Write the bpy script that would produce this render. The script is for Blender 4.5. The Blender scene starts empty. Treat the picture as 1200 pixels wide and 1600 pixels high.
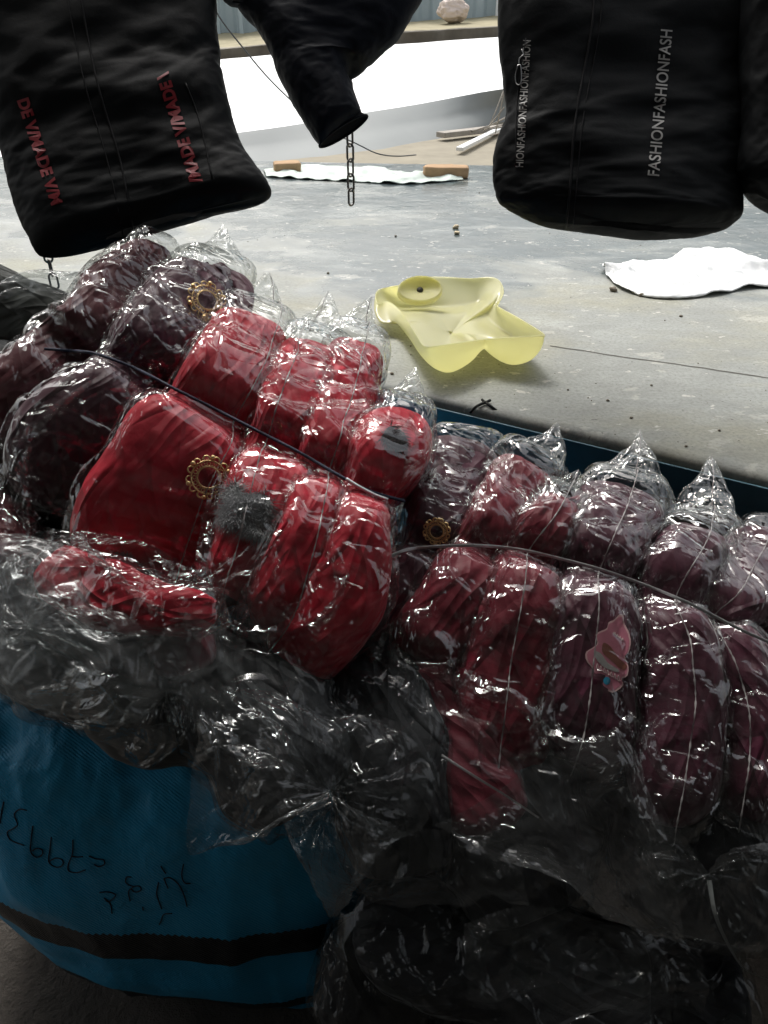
import bpy, math, random
import numpy as np
from mathutils import Vector
from mathutils.bvhtree import BVHTree

R = math.radians
scene = bpy.context.scene
col = scene.collection
random.seed(4)

# ------------------------------------------------------------------ camera
CAM = np.array([0.0, 0.0, 1.55])
PITCH = R(33.0)
FW = np.array([0, math.cos(PITCH), -math.sin(PITCH)])
RT = np.array([1.0, 0, 0])
UP = np.array([0, math.sin(PITCH), math.cos(PITCH)])
FPX = 1200.0
cam = bpy.data.cameras.new('camera')
cam.sensor_fit = 'VERTICAL'
cam.sensor_height = 24.0
cam.lens = 24.0 * FPX / 1600.0
cam.clip_start = 0.02
cam.clip_end = 400
cam_o = bpy.data.objects.new('camera', cam)
col.objects.link(cam_o)
cam_o.location = CAM
cam_o.rotation_euler = (R(90) - PITCH, 0, 0)
scene.camera = cam_o

# ------------------------------------------------------------------ world, sun, exposure
SUN_EL, SUN_AZ = R(52), R(-18)          # azimuth measured from +Y towards +X
world = bpy.data.worlds.new("World")
scene.world = world
world.use_nodes = True
wn = world.node_tree
bg = wn.nodes['Background']
sky = wn.nodes.new('ShaderNodeTexSky')
sky.sky_type = 'NISHITA'
sky.sun_disc = False
sky.sun_elevation = SUN_EL
sky.sun_rotation = SUN_AZ
sky.air_density = 1.6
sky.dust_density = 6.0
hs = wn.nodes.new('ShaderNodeHueSaturation')
hs.inputs['Saturation'].default_value = 0.30
wn.links.new(sky.outputs[0], hs.inputs['Color'])
wn.links.new(hs.outputs[0], bg.inputs['Color'])
bg.inputs['Strength'].default_value = 0.15
sun = bpy.data.lights.new('sun', 'SUN')
sun.energy = 1.5
sun.angle = R(14)
sun.color = (1.0, 0.985, 0.96)
sun_o = bpy.data.objects.new('sun', sun)
col.objects.link(sun_o)
sd = Vector((math.sin(SUN_AZ) * math.cos(SUN_EL), math.cos(SUN_AZ) * math.cos(SUN_EL), math.sin(SUN_EL)))
sun_o.rotation_euler = sd.to_track_quat('Z', 'Y').to_euler()
sun_o.location = (0, 3, 8)
scene.view_settings.view_transform = 'Standard'
scene.view_settings.look = 'None'
scene.view_settings.exposure = 0.45
scene.view_settings.gamma = 1.0
scene.render.engine = 'CYCLES'
cy = scene.cycles
cy.transparent_max_bounces = 40
cy.max_bounces = 8
cy.diffuse_bounces = 4
cy.glossy_bounces = 4
cy.transmission_bounces = 6
cy.caustics_reflective = False
cy.caustics_refractive = False
cy.sample_clamp_indirect = 10.0

# ------------------------------------------------------------------ helpers
def P(px, py, t):
    return CAM + t * (FW + (px - 600) / FPX * RT + (800 - py) / FPX * UP)

def G(px, py, z):
    d = FW + (px - 600) / FPX * RT + (800 - py) / FPX * UP
    return CAM + d * (z - CAM[2]) / d[2]

def nrm(a):
    return a / (np.linalg.norm(a, axis=-1, keepdims=True) + 1e-12)

def hash3(ix, iy, iz, seed):
    h = (ix * 374761393 + iy * 668265263 + iz * 2147483647 + seed * 974711) & 0xffffffff
    h = ((h ^ (h >> 13)) * 1274126177) & 0xffffffff
    h = ((h ^ (h >> 16)) * 2246822519) & 0xffffffff
    return ((h ^ (h >> 15)) & 0xffffff) / float(0xffffff)

def noise(p, scale=1.0, seed=0):
    """value noise, -1..1, p (...,3)"""
    q = np.asarray(p, float) * scale + 1000.37
    i = np.floor(q).astype(np.int64)
    f = q - i
    f = f * f * f * (f * (f * 6 - 15) + 10)
    r = 0
    for dx in (0, 1):
        for dy in (0, 1):
            for dz in (0, 1):
                w = (f[..., 0] if dx else 1 - f[..., 0]) * (f[..., 1] if dy else 1 - f[..., 1]) * (f[..., 2] if dz else 1 - f[..., 2])
                r = r + w * hash3(i[..., 0] + dx, i[..., 1] + dy, i[..., 2] + dz, seed)
    return r * 2 - 1

def fbm(p, scale, seed=0, octv=3):
    r, a = 0, 1.0
    for k in range(octv):
        r = r + a * noise(p, scale * 2 ** k, seed + k)
        a *= 0.5
    return r

def ridged(p, scale, seed=0, octv=2):
    r, a = 0, 1.0
    for k in range(octv):
        r = r + a * (1 - 2 * np.abs(noise(p, scale * 2 ** k, seed + k)))
        a *= 0.5
    return r

def smoothstep(a, b, x):
    t = np.clip((x - a) / (b - a), 0, 1)
    return t * t * (3 - 2 * t)

def catmull(pts, n):
    p = np.asarray(pts, float)
    m = len(p)
    pp = np.vstack([2 * p[0] - p[1], p, 2 * p[-1] - p[-2]])
    u = np.linspace(0, m - 1, n)
    i = np.minimum(u.astype(int), m - 2)
    t = (u - i)[:, None]
    p0, p1, p2, p3 = pp[i], pp[i + 1], pp[i + 2], pp[i + 3]
    return 0.5 * (2 * p1 + (p2 - p0) * t + (2 * p0 - 5 * p1 + 4 * p2 - p3) * t ** 2 + (3 * p1 - p0 - 3 * p2 + p3) * t ** 3)

def resamp(A, n, axis):
    """linear resample an array along axis 0 or 1 to n"""
    m = A.shape[axis]
    u = np.linspace(0, m - 1, n)
    i = np.minimum(u.astype(int), m - 2)
    f = u - i
    a = np.take(A, i, axis)
    b = np.take(A, i + 1, axis)
    sh = [1] * A.ndim
    sh[axis] = n
    f = f.reshape(sh)
    return a * (1 - f) + b * f

def link(name, me, mat=None, parent=None, smooth=True):
    o = bpy.data.objects.new(name, me)
    col.objects.link(o)
    if mat is not None:
        me.materials.append(mat)
    if smooth:
        me.polygons.foreach_set('use_smooth', [True] * len(me.polygons))
    if parent is not None:
        o.parent = parent
        o.matrix_parent_inverse = parent.matrix_world.inverted()
        par_fix(o, parent)
    return o

def par_fix(o, parent):
    # meshes are authored in world space; shift the child by the parent's location
    o.matrix_parent_inverse.identity()
    p, off = parent, Vector((0, 0, 0))
    while p is not None:
        off += p.location
        p = p.parent
    o.location = -off

def mesh(name, V, F, mat, parent=None, smooth=True, uv=None):
    me = bpy.data.meshes.new(name)
    me.from_pydata([tuple(v) for v in np.asarray(V, float)], [], F)
    me.update()
    if uv is not None:
        ul = me.uv_layers.new(name='UVMap')
        li = np.zeros(len(me.loops), dtype=np.int32)
        me.loops.foreach_get('vertex_index', li)
        ul.data.foreach_set('uv', np.asarray(uv, float)[li].ravel())
    return link(name, me, mat, parent, smooth)

def grid_faces(nu, nv, closed=False):
    i = np.arange(nu - 1)[:, None]
    j = np.arange(nv if closed else nv - 1)[None, :]
    j2 = (j + 1) % nv
    a = i * nv + j
    b = i * nv + j2
    c = (i + 1) * nv + j2
    d = (i + 1) * nv + j
    return np.stack([a, b, c, d], -1).reshape(-1, 4).tolist()

def grid_mesh(name, X, mat, parent=None, closed=False, uvs=None, extra=None):
    nu, nv = X.shape[:2]
    if uvs is None:
        du = np.linalg.norm(np.diff(X, axis=0), axis=2).mean(1)
        dv = np.linalg.norm(np.diff(X, axis=1), axis=2).mean(0)
        uu = np.concatenate([[0], np.cumsum(du)])[:, None] + np.zeros((1, nv))
        vv = np.concatenate([[0], np.cumsum(dv)])[None, :] + np.zeros((nu, 1))
        uvs = np.stack([uu, vv], -1)
    F = grid_faces(nu, nv, closed)
    V = X.reshape(-1, 3)
    return mesh(name, V, F, mat, parent, True, uvs.reshape(-1, 2))

def empty(name, loc):
    o = bpy.data.objects.new(name, None)
    o.empty_display_size = 0.05
    col.objects.link(o)
    o.location = tuple(loc)
    bpy.context.view_layer.update()
    return o

def tag(o, label=None, cat=None, group=None, kind=None):
    if label: o['label'] = label
    if cat: o['category'] = cat
    if group: o['group'] = group
    if kind: o['kind'] = kind
    return o

def normals(X, closed=False):
    if closed:
        dv = np.roll(X, -1, 1) - np.roll(X, 1, 1)
    else:
        dv = np.gradient(X, axis=1)
    du = np.gradient(X, axis=0)
    return nrm(np.cross(du, dv))

def smooth_n(N, closed, k=3):
    for _ in range(k):
        M = N.copy()
        M[1:-1] += N[2:] + N[:-2]
        if closed:
            M += np.roll(N, 1, 1) + np.roll(N, -1, 1)
        else:
            M[:, 1:-1] += N[:, 2:] + N[:, :-2]
        N = nrm(M)
    return N

def crumple(B, N, su=1.06, sv=1.06, hi=0.012, lo=-0.001, tang=0.01, iters=70, bend=0.35, closed=False,
            seed=0, levels=3, amp=0.004, pin=None):
    """A cloth solve on a grid: the sheet is a little longer than its base B, so it buckles into creases
    inside a shell [lo,hi] above B.  Coarse to fine."""
    nu, nv = B.shape[:2]
    D = None
    for L in range(levels - 1, -1, -1):
        st = 2 ** L
        iu = np.arange(0, nu, st)
        jv = np.arange(0, nv, st)
        Bc, Nc = B[np.ix_(iu, jv)], N[np.ix_(iu, jv)]
        hic = hi[np.ix_(iu, jv)][..., None] if isinstance(hi, np.ndarray) else hi
        if D is None:
            X = Bc + Nc * (np.abs(fbm(Bc, 28, seed, 3))[..., None] * amp * 2)
        else:
            Bp = D
            U = np.repeat(np.repeat(Bp, 2, 0), 2, 1)[:len(iu), :len(jv)]
            U2 = U.copy()
            if closed:
                U2[:, 1::2] = 0.5 * (U[:, 1::2] + np.roll(U, -1, 1)[:, 1::2])
            else:
                U2[:, 1:-1:2] = 0.5 * (U[:, 1:-1:2] + U[:, 2::2][:, :U[:, 1:-1:2].shape[1]])
            U3 = U2.copy()
            U3[1:-1:2] = 0.5 * (U2[1:-1:2] + U2[2::2][:U2[1:-1:2].shape[0]])
            X = Bc + U3
            X = X + Nc * (noise(Bc, 90 / st + 60, seed + 5)[..., None] * amp * 0.35)
        mu, mv = X.shape[:2]
        cons = []

        def add(a, b, rest, k):
            cons.append((a, b, rest, k))
        # along u
        for step, k in ((1, 1.0), (2, bend)):
            r = np.linalg.norm(Bc[step:] - Bc[:-step], axis=2) * su
            n = mu - step
            for ph in range(2 * step):
                sel = np.array([i for i in range(n) if (i // step) % 2 == (ph // step) and i % step == ph % step])
                if len(sel):
                    add(('u', sel), ('u', sel + step), r[sel], k)
        for step, k in ((1, 1.0), (2, bend)):
            if closed:
                r = np.linalg.norm(np.roll(Bc, -step, 1) - Bc, axis=2) * sv
                n = mv
            else:
                r = np.linalg.norm(Bc[:, step:] - Bc[:, :-step], axis=2) * sv
                n = mv - step
            for ph in range(2 * step):
                sel = np.array([i for i in range(n) if (i // step) % 2 == (ph // step) and i % step == ph % step])
                if len(sel):
                    add(('v', sel), ('v', (sel + step) % mv), r[:, sel], k)
        for it in range(iters):
            for a, b, r, k in cons:
                if a[0] == 'u':
                    p, q = X[a[1]], X[b[1]]
                else:
                    p, q = X[:, a[1]], X[:, b[1]]
                d = q - p
                l = np.sqrt((d * d).sum(-1))
                c = (0.5 * k * (l - r) / (l + 1e-9))[..., None] * d
                if a[0] == 'u':
                    X[a[1]] = p + c
                    X[b[1]] = q - c
                else:
                    X[:, a[1]] = p + c
                    X[:, b[1]] = q - c
            # shear, jacobi
            if it % 2 == 0:
                for sgn in (1, -1):
                    if sgn == 1:
                        p, q, pb, qb = X[:-1, :-1], X[1:, 1:], Bc[:-1, :-1], Bc[1:, 1:]
                    else:
                        p, q, pb, qb = X[1:, :-1], X[:-1, 1:], Bc[1:, :-1], Bc[:-1, 1:]
                    d = q - p
                    l = np.sqrt((d * d).sum(-1))
                    r = np.sqrt(((qb - pb) ** 2).sum(-1)) * 0.5 * (su + sv)
                    c = (0.22 * (l - r) / (l + 1e-9))[..., None] * d
                    if sgn == 1:
                        X[:-1, :-1] += c
                        X[1:, 1:] -= c
                    else:
                        X[1:, :-1] += c
                        X[:-1, 1:] -= c
            off = X - Bc
            dn = (off * Nc).sum(-1, keepdims=True)
            tg = off - dn * Nc
            tl = np.sqrt((tg * tg).sum(-1, keepdims=True))
            tg *= np.minimum(1, tang / (tl + 1e-9))
            dn = np.clip(dn, lo, hic)
            X = Bc + dn * Nc + tg
            if pin is not None:
                pc = pin[np.ix_(iu, jv)][..., None]
                X = X * (1 - pc) + Bc * pc
        D = X - Bc
    return X

def tube(pts, r, n=8, closed=False):
    p = np.asarray(pts, float)
    T = nrm(np.gradient(p, axis=0))
    ref = np.array([0, 0, 1.0]) if abs(T[0][2]) < 0.9 else np.array([1.0, 0, 0])
    A = nrm(np.cross(T, ref))
    Bn = np.cross(T, A)
    a = np.linspace(0, 2 * math.pi, n, endpoint=False)
    r = np.asarray(r, float)
    if r.ndim == 0: r = np.full(len(p), float(r))
    return p[:, None] + r[:, None, None] * (np.cos(a)[None, :, None] * A[:, None] + np.sin(a)[None, :, None] * Bn[:, None])

class MB:
    def __init__(s): s.V, s.F = [], []
    def add(s, V, F):
        n = len(s.V)
        s.V += [tuple(v) for v in np.asarray(V, float).reshape(-1, 3)]
        s.F += [[i + n for i in f] for f in F]
        return s
    def grid(s, X, closed=False):
        return s.add(X.reshape(-1, 3), grid_faces(X.shape[0], X.shape[1], closed))
    def tube(s, pts, r, n=8):
        X = tube(pts, r, n)
        s.grid(X, True)
        m = len(s.V)
        k = len(pts)
        base = m - k * n
        s.F.append([base + i for i in range(n)][::-1])
        s.F.append([m - n + i for i in range(n)])
        return s
    def box(s, c, h, rotz=0.0):
        c = np.asarray(c, float)
        v = np.array([[x, y, z] for x in (-1, 1) for y in (-1, 1) for z in (-1, 1)], float) * np.asarray(h)
        ca, sa = math.cos(rotz), math.sin(rotz)
        w = v.copy()
        w[:, 0] = v[:, 0] * ca - v[:, 1] * sa
        w[:, 1] = v[:, 0] * sa + v[:, 1] * ca
        return s.add(w + c, [[0, 1, 3, 2], [4, 6, 7, 5], [0, 4, 5, 1], [2, 3, 7, 6], [0, 2, 6, 4], [1, 5, 7, 3]])
    def build(s, name, mat, parent=None, smooth=True):
        return mesh(name, s.V, s.F, mat, parent, smooth)

def bevel(o, w=0.005, seg=2):
    m = o.modifiers.new('bevel', 'BEVEL')
    m.width = w
    m.segments = seg
    m.limit_method = 'ANGLE'

def bvh_of(*arrs):
    """BVH over world-space (X grid, closed) pairs"""
    V, F = [], []
    for X, cl in arrs:
        n = len(V)
        V += [Vector(v) for v in X.reshape(-1, 3)]
        F += [[i + n for i in f] for f in grid_faces(X.shape[0], X.shape[1], cl)]
    return BVHTree.FromPolygons(V, F)

def hit(bvh, px, py, default_t=None):
    d = FW + (px - 600) / FPX * RT + (800 - py) / FPX * UP
    l = np.linalg.norm(d)
    loc, n, idx, dist = bvh.ray_cast(Vector(CAM), Vector(d / l), 20)
    if loc is None:
        if default_t is None: return None, None
        return P(px, py, default_t), -d / l
    n = np.array(n)
    if n @ d > 0: n = -n
    return np.array(loc), n

# ------------------------------------------------------------------ materials
class NT:
    def __init__(s, name):
        s.m = bpy.data.materials.new(name)
        s.m.use_nodes = True
        s.t = s.m.node_tree
        s.t.nodes.clear()
        s.out = s.n('ShaderNodeOutputMaterial')
    def n(s, typ, **kw):
        nd = s.t.nodes.new(typ)
        for k, v in kw.items():
            if hasattr(nd, k): setattr(nd, k, v)
            else: s.set(nd, k, v)
        return nd
    def set(s, nd, key, v):
        if isinstance(v, bpy.types.NodeSocket): s.t.links.new(v, nd.inputs[key])
        else: nd.inputs[key].default_value = v
    def i(s, nd, **kw):
        for k, v in kw.items(): s.set(nd, k.replace('_', ' '), v)
        return nd
    def surf(s, sock): s.t.links.new(sock, s.out.inputs['Surface'])
    def coord(s, which='Object', scale=(1, 1, 1), loc=(0, 0, 0)):
        tc = s.n('ShaderNodeTexCoord')
        mp = s.n('ShaderNodeMapping')
        mp.inputs['Scale'].default_value = scale
        mp.inputs['Location'].default_value = loc
        s.t.links.new(tc.outputs[which], mp.inputs['Vector'])
        return mp.outputs[0]
    def noise(s, vec, scale, detail=3, rough=0.55, dist=0.0):
        nd = s.n('ShaderNodeTexNoise')
        s.t.links.new(vec, nd.inputs['Vector'])
        nd.inputs['Scale'].default_value = scale
        nd.inputs['Detail'].default_value = detail
        nd.inputs['Roughness'].default_value = rough
        nd.inputs['Distortion'].default_value = dist
        return nd.outputs['Fac']
    def math(s, op, a, b=None, clamp=False):
        nd = s.n('ShaderNodeMath')
        nd.operation = op
        nd.use_clamp = clamp
        s.set(nd, 0, a)
        if b is not None: s.set(nd, 1, b)
        return nd.outputs[0]
    def ramp(s, fac, stops):
        nd = s.n('ShaderNodeValToRGB')
        e = nd.color_ramp.elements
        while len(e) > 1: e.remove(e[-1])
        e[0].position = stops[0][0]
        e[0].color = tuple(stops[0][1]) + (1,) if len(stops[0][1]) == 3 else stops[0][1]
        for p, c in stops[1:]:
            x = e.new(p)
            x.color = tuple(c) + (1,)
        s.t.links.new(fac, nd.inputs[0])
        return nd.outputs[0]
    def mixc(s, fac, a, b):
        nd = s.n('ShaderNodeMix')
        nd.data_type = 'RGBA'
        s.set(nd, 0, fac)
        for k, v in ((6, a), (7, b)):
            if isinstance(v, bpy.types.NodeSocket): s.t.links.new(v, nd.inputs[k])
            else: nd.inputs[k].default_value = tuple(v) + (1,) if len(v) == 3 else v
        return nd.outputs[2]
    def bump(s, h, strength, dist, normal=None):
        nd = s.n('ShaderNodeBump')
        nd.inputs['Strength'].default_value = strength
        nd.inputs['Distance'].default_value = dist
        s.t.links.new(h, nd.inputs['Height'])
        if normal is not None: s.t.links.new(normal, nd.inputs['Normal'])
        return nd.outputs[0]
    def principled(s, color, rough=0.5, normal=None, **kw):
        nd = s.n('ShaderNodeBsdfPrincipled')
        if isinstance(color, bpy.types.NodeSocket): s.t.links.new(color, nd.inputs['Base Color'])
        else: nd.inputs['Base Color'].default_value = tuple(color) + (1,)
        s.set(nd, 'Roughness', rough)
        if normal is not None: s.t.links.new(normal, nd.inputs['Normal'])
        for k, v in kw.items(): s.set(nd, k.replace('_', ' '), v)
        s.surf(nd.outputs[0])
        return nd

def m_fabric(name, colr, rough=0.5, var=0.25, bump=0.35, spec=0.35, sheen=0.25, folds=0.75):
    t = NT(name)
    v = t.coord('Object')
    n1 = t.noise(v, 14, 4, 0.6)
    c = t.mixc(t.ramp(n1, [(0.3, (0, 0, 0)), (0.7, (1, 1, 1))]), tuple(x * (1 - var) for x in colr), tuple(min(1, x * (1 + var * 0.6)) for x in colr))
    uv = t.coord('UV')
    weave = t.noise(t.coord('UV', (1, 1, 1)), 900, 2, 0.6)
    cr = t.noise(v, 55, 4, 0.62, 0.6)
    crr = t.math('ABSOLUTE', t.math('SUBTRACT', cr, 0.5))
    b1 = t.bump(crr, bump * .6, 0.006)
    for rt_, of_ in (((1.3, 2.0), (-1.05, 6.0)) if folds else ()):
        mp = t.n('ShaderNodeMapping')
        mp.vector_type = 'TEXTURE'
        mp.inputs['Rotation'].default_value = (0, 0, rt_)
        mp.inputs['Location'].default_value = (of_, of_ * .3, 0)
        mp.inputs['Scale'].default_value = (1, 5.0, 1)
        t.t.links.new(uv, mp.inputs['Vector'])
        f = t.noise(mp.outputs[0], 30, 1, 0.5, 0.3)
        f = t.math('MINIMUM', t.math('ABSOLUTE', t.math('SUBTRACT', f, 0.5)), 0.12)
        b1 = t.bump(f, folds, 0.03, b1)
    b2 = t.bump(weave, 0.25, 0.0006, b1)
    t.principled(c, rough, b2, Specular_IOR_Level=spec, Sheen_Weight=sheen, Sheen_Roughness=0.4)
    return t.m

def m_plastic(name, haze=0.05, refl=0.09, rough=0.07, bump=1.0, sx=1.0, tint=(0.92, 0.93, 0.92), seed=0.0, fine=1.0):
    """thin clear film: mirror-like glints from crumpled flat facets, mostly see-through"""
    t = NT(name)
    uv = t.coord('UV', (1.0, 1.0, 1.0), (seed, seed * 0.37, 0))
    nz = t.n('ShaderNodeTexNoise')
    t.t.links.new(uv, nz.inputs['Vector'])
    nz.inputs['Scale'].default_value = 14
    nz.inputs['Detail'].default_value = 3
    wv = t.n('ShaderNodeVectorMath', operation='MULTIPLY_ADD')
    t.t.links.new(nz.outputs['Color'], wv.inputs[0])
    wv.inputs[1].default_value = (0.016, 0.016, 0)
    t.t.links.new(uv, wv.inputs[2])
    def facets(scale, rot, st):
        mp = t.n('ShaderNodeMapping')
        mp.vector_type = 'TEXTURE'
        mp.inputs['Rotation'].default_value = (0, 0, rot)
        mp.inputs['Scale'].default_value = (1 / st, 1, 1)
        t.t.links.new(wv.outputs[0], mp.inputs['Vector'])
        v = t.n('ShaderNodeTexVoronoi')
        v.feature = 'F1'
        v.voronoi_dimensions = '2D'
        v.inputs['Scale'].default_value = scale
        t.t.links.new(mp.outputs[0], v.inputs['Vector'])
        s = t.n('ShaderNodeVectorMath', operation='SUBTRACT')
        t.t.links.new(v.outputs['Color'], s.inputs[0])
        s.inputs[1].default_value = (.5, .5, .5)
        return s.outputs[0], v.outputs['Distance']
    def scl(vec, k):
        s = t.n('ShaderNodeVectorMath', operation='SCALE')
        t.t.links.new(vec, s.inputs[0])
        t.set(s, 'Scale', k)
        return s.outputs[0]
    def addv(a, b):
        s = t.n('ShaderNodeVectorMath', operation='ADD')
        t.t.links.new(a, s.inputs[0]); t.t.links.new(b, s.inputs[1])
        return s.outputs[0]
    A, da = facets(17 * fine, 0.6, 4.5)
    B, db = facets(24 * fine, -0.7, 5.0)
    Cc, dc = facets(60 * fine, 1.9, 5.0)
    def crease(scale, rot, st, w, off):
        """long straight fold lines with a tent profile"""
        mp = t.n('ShaderNodeMapping')
        mp.inputs['Rotation'].default_value = (0, 0, rot)
        mp.inputs['Location'].default_value = (off, off * .7, 0)
        mp.vector_type = 'TEXTURE'
        mp.inputs['Scale'].default_value = (1, st, 1)
        t.t.links.new(wv.outputs[0], mp.inputs['Vector'])
        nd = t.n('ShaderNodeTexNoise')
        nd.noise_dimensions = '2D'
        t.t.links.new(mp.outputs[0], nd.inputs['Vector'])
        nd.inputs['Scale'].default_value = scale * fine
        nd.inputs['Detail'].default_value = 0.5
        d = t.math('ABSOLUTE', t.math('SUBTRACT', nd.outputs['Fac'], 0.5))
        return t.math('SUBTRACT', 1.0, t.math('MULTIPLY', d, 1.0 / w), True)
    m1 = t.ramp(t.noise(uv, 9, 2), [(0.44, (0,) * 3), (0.54, (1,) * 3)])
    m2 = t.ramp(t.noise(t.coord('UV', (1, 1, 1), (seed + 4, 7, 0)), 10, 2), [(0.44, (0.0,) * 3), (0.60, (1,) * 3)])
    m3 = t.ramp(t.noise(t.coord('UV', (1, 1, 1), (seed + 9, 2, 0)), 9, 2), [(0.41, (0.1,) * 3), (0.55, (1,) * 3)])
    c1 = crease(26, 0.5 + .35 * math.sin(seed), 7.0, 0.075, 1.0)
    c2 = crease(40, -0.55 + .35 * math.cos(seed), 7.0, 0.075, 3.0)
    c3 = crease(60, 1.35 + seed * .3, 6.0, 0.09, 5.0)
    hh = t.math('ADD', t.math('MULTIPLY', c1, m1), t.math('MULTIPLY', t.math('MULTIPLY', c2, m3), t.math('SUBTRACT', 1.0, m1)))
    hh = t.math('ADD', hh, t.math('MULTIPLY', t.math('MULTIPLY', c3, 0.7), m2))
    nb = t.bump(hh, 1.0, 0.0021 * bump)
    v = addv(nb, scl(A, t.math('MULTIPLY', m1, 0.42 * bump)))
    v = addv(v, scl(B, t.math('MULTIPLY', t.math('SUBTRACT', 1.0, m1), 0.42 * bump)))
    v = addv(v, scl(Cc, t.math('MULTIPLY', m2, 0.30 * bump)))
    nn = t.n('ShaderNodeVectorMath', operation='NORMALIZE')
    t.t.links.new(v, nn.inputs[0])
    nb = nn.outputs[0]
    lw = t.n('ShaderNodeLayerWeight')
    lw.inputs['Blend'].default_value = 0.5
    t.t.links.new(nb, lw.inputs['Normal'])
    f4 = t.math('POWER', lw.outputs['Facing'], 4.0)
    fac = t.math('ADD', t.math('MULTIPLY', f4, 0.75), refl, True)
    tr = t.n('ShaderNodeBsdfTransparent')
    tr.inputs['Color'].default_value = tuple(tint) + (1,)
    gl = t.n('ShaderNodeBsdfGlossy')
    gl.inputs['Roughness'].default_value = rough
    t.t.links.new(nb, gl.inputs['Normal'])
    df = t.n('ShaderNodeBsdfDiffuse')
    df.inputs['Color'].default_value = (0.8, 0.82, 0.82, 1)
    tl = t.n('ShaderNodeBsdfTranslucent')
    tl.inputs['Color'].default_value = (0.8, 0.82, 0.82, 1)
    dt = t.n('ShaderNodeMixShader')
    t.t.links.new(df.outputs[0], dt.inputs[1])
    t.t.links.new(tl.outputs[0], dt.inputs[2])
    m0 = t.n('ShaderNodeMixShader')
    hz = t.math('MULTIPLY', t.math('ADD', t.noise(wv.outputs[0], 30, 4, 0.7), 0.4), haze * 1.1)
    t.t.links.new(hz, m0.inputs[0])
    t.t.links.new(tr.outputs[0], m0.inputs[1])
    t.t.links.new(dt.outputs[0], m0.inputs[2])
    m1_ = t.n('ShaderNodeMixShader')
    t.t.links.new(fac, m1_.inputs[0])
    t.t.links.new(m0.outputs[0], m1_.inputs[1])
    t.t.links.new(gl.outputs[0], m1_.inputs[2])
    t.surf(m1_.outputs[0])
    return t.m

def m_plain(name, colr, rough=0.5, metal=0.0, bump=0.0, bscale=80, var=0.15, **kw):
    t = NT(name)
    v = t.coord('Object')
    n1 = t.noise(v, bscale * 0.3, 4, 0.6)
    c = t.mixc(n1, tuple(x * (1 - var) for x in colr), tuple(min(1, x * (1 + var)) for x in colr))
    nb = t.bump(t.noise(v, bscale, 3), bump, 0.004) if bump else None
    t.principled(c, rough, nb, Metallic=metal, **kw)
    return t.m

RED = m_fabric('red_fabric', (0.52, 0.004, 0.026), 0.55, sheen=.12)
RED2 = m_fabric('deep_red_fabric', (0.17, 0.007, 0.021), 0.55, sheen=.12)
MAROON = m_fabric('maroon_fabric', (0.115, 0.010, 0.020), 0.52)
PLUM = m_fabric('plum_fabric', (0.072, 0.010, 0.027), 0.52)
BLACKF = m_fabric('black_jacket_fabric', (0.005, 0.0062, 0.0070), 0.62, 0.2, 0.2, 0.12, 0.0, 0)
NAVYF = m_fabric('navy_jacket_fabric', (0.005, 0.007, 0.0125), 0.62, 0.2, 0.2, 0.12, 0.0, 0)
OLIVE = m_fabric('grey_green_fabric', (0.05, 0.055, 0.048), 0.6, 0.2, 0.3, 0.25, 0.2)
DARKF = m_fabric('charcoal_fabric', (0.020, 0.020, 0.022), 0.6, 0.3, 0.4, 0.3, 0.2)
GREYF = m_fabric('grey_fabric', (0.11, 0.11, 0.105), 0.7, 0.2, 0.3, 0.2, 0.2)
FILM = [m_plastic('clear_film_%s' % w, 0.014, 0.115, 0.025, 1.0, s, seed=k * 3.1) for k, (w, s) in enumerate((('a', 0.55), ('b', 1.5), ('c', 0.9)))]
FILM_TAUT = m_plastic('taut_film', 0.014, 0.11, 0.03, 0.75, 1.0, seed=1.3, fine=.8)
FILM_HAZY = m_plastic('milky_film', 0.10, 0.045, 0.22, 0.6, 0.8, (0.86, 0.88, 0.88), 5.0, 1.0)
FILM_DARKER = m_plastic('dull_film', 0.012, 0.030, 0.08, 0.7, 0.8, (0.88, 0.9, 0.9), 9.0)

# ================================================================== SETTING
EA, EB = G(675, 622, 0.90), G(1200, 747, 0.90)
ED = nrm((EB - EA) * np.array([1, 1, 0]))          # along the platform's edge, towards the right
EN = np.array([ED[1], -ED[0], 0.0])                # out of the platform, towards the stall
if EN[1] > 0: EN = -EN

def E(a, b, z):
    """point a metres along the platform edge (from EA), b metres out into the stall"""
    p = EA + ED * a + EN * b
    return np.array([p[0], p[1], z])

# ground
def m_ground():
    t = NT('ground_dirt')
    v = t.coord('Object')
    c = t.mixc(t.noise(v, 6, 6, 0.65), (0.035, 0.030, 0.026), (0.10, 0.085, 0.07))
    b = t.bump(t.noise(v, 40, 6, 0.7), 0.8, 0.02)
    t.principled(c, 0.9, b)
    return t.m
g = 61
gx, gy = np.meshgrid(np.linspace(-60, 60, g), np.linspace(-60, 60, g), indexing='ij')
ground = mesh('ground', [(-150, -150, 0), (150, -150, 0), (150, 150, 0), (-150, 150, 0)], [[0, 1, 2, 3]], m_ground(), None, False)
tag(ground, kind='structure')
fx, fy = np.meshgrid(np.linspace(-2.2, 2.2, 220), np.linspace(-1.0, 2.2, 160), indexing='ij')
fp = np.stack([fx, fy, fx * 0], -1)
fp[..., 2] = 0.012 + 0.006 * fbm(fp, 9, 3, 4)
gp = grid_mesh('dirt_path', fp, bpy.data.materials['ground_dirt'])
tag(gp, kind='structure')

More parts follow.
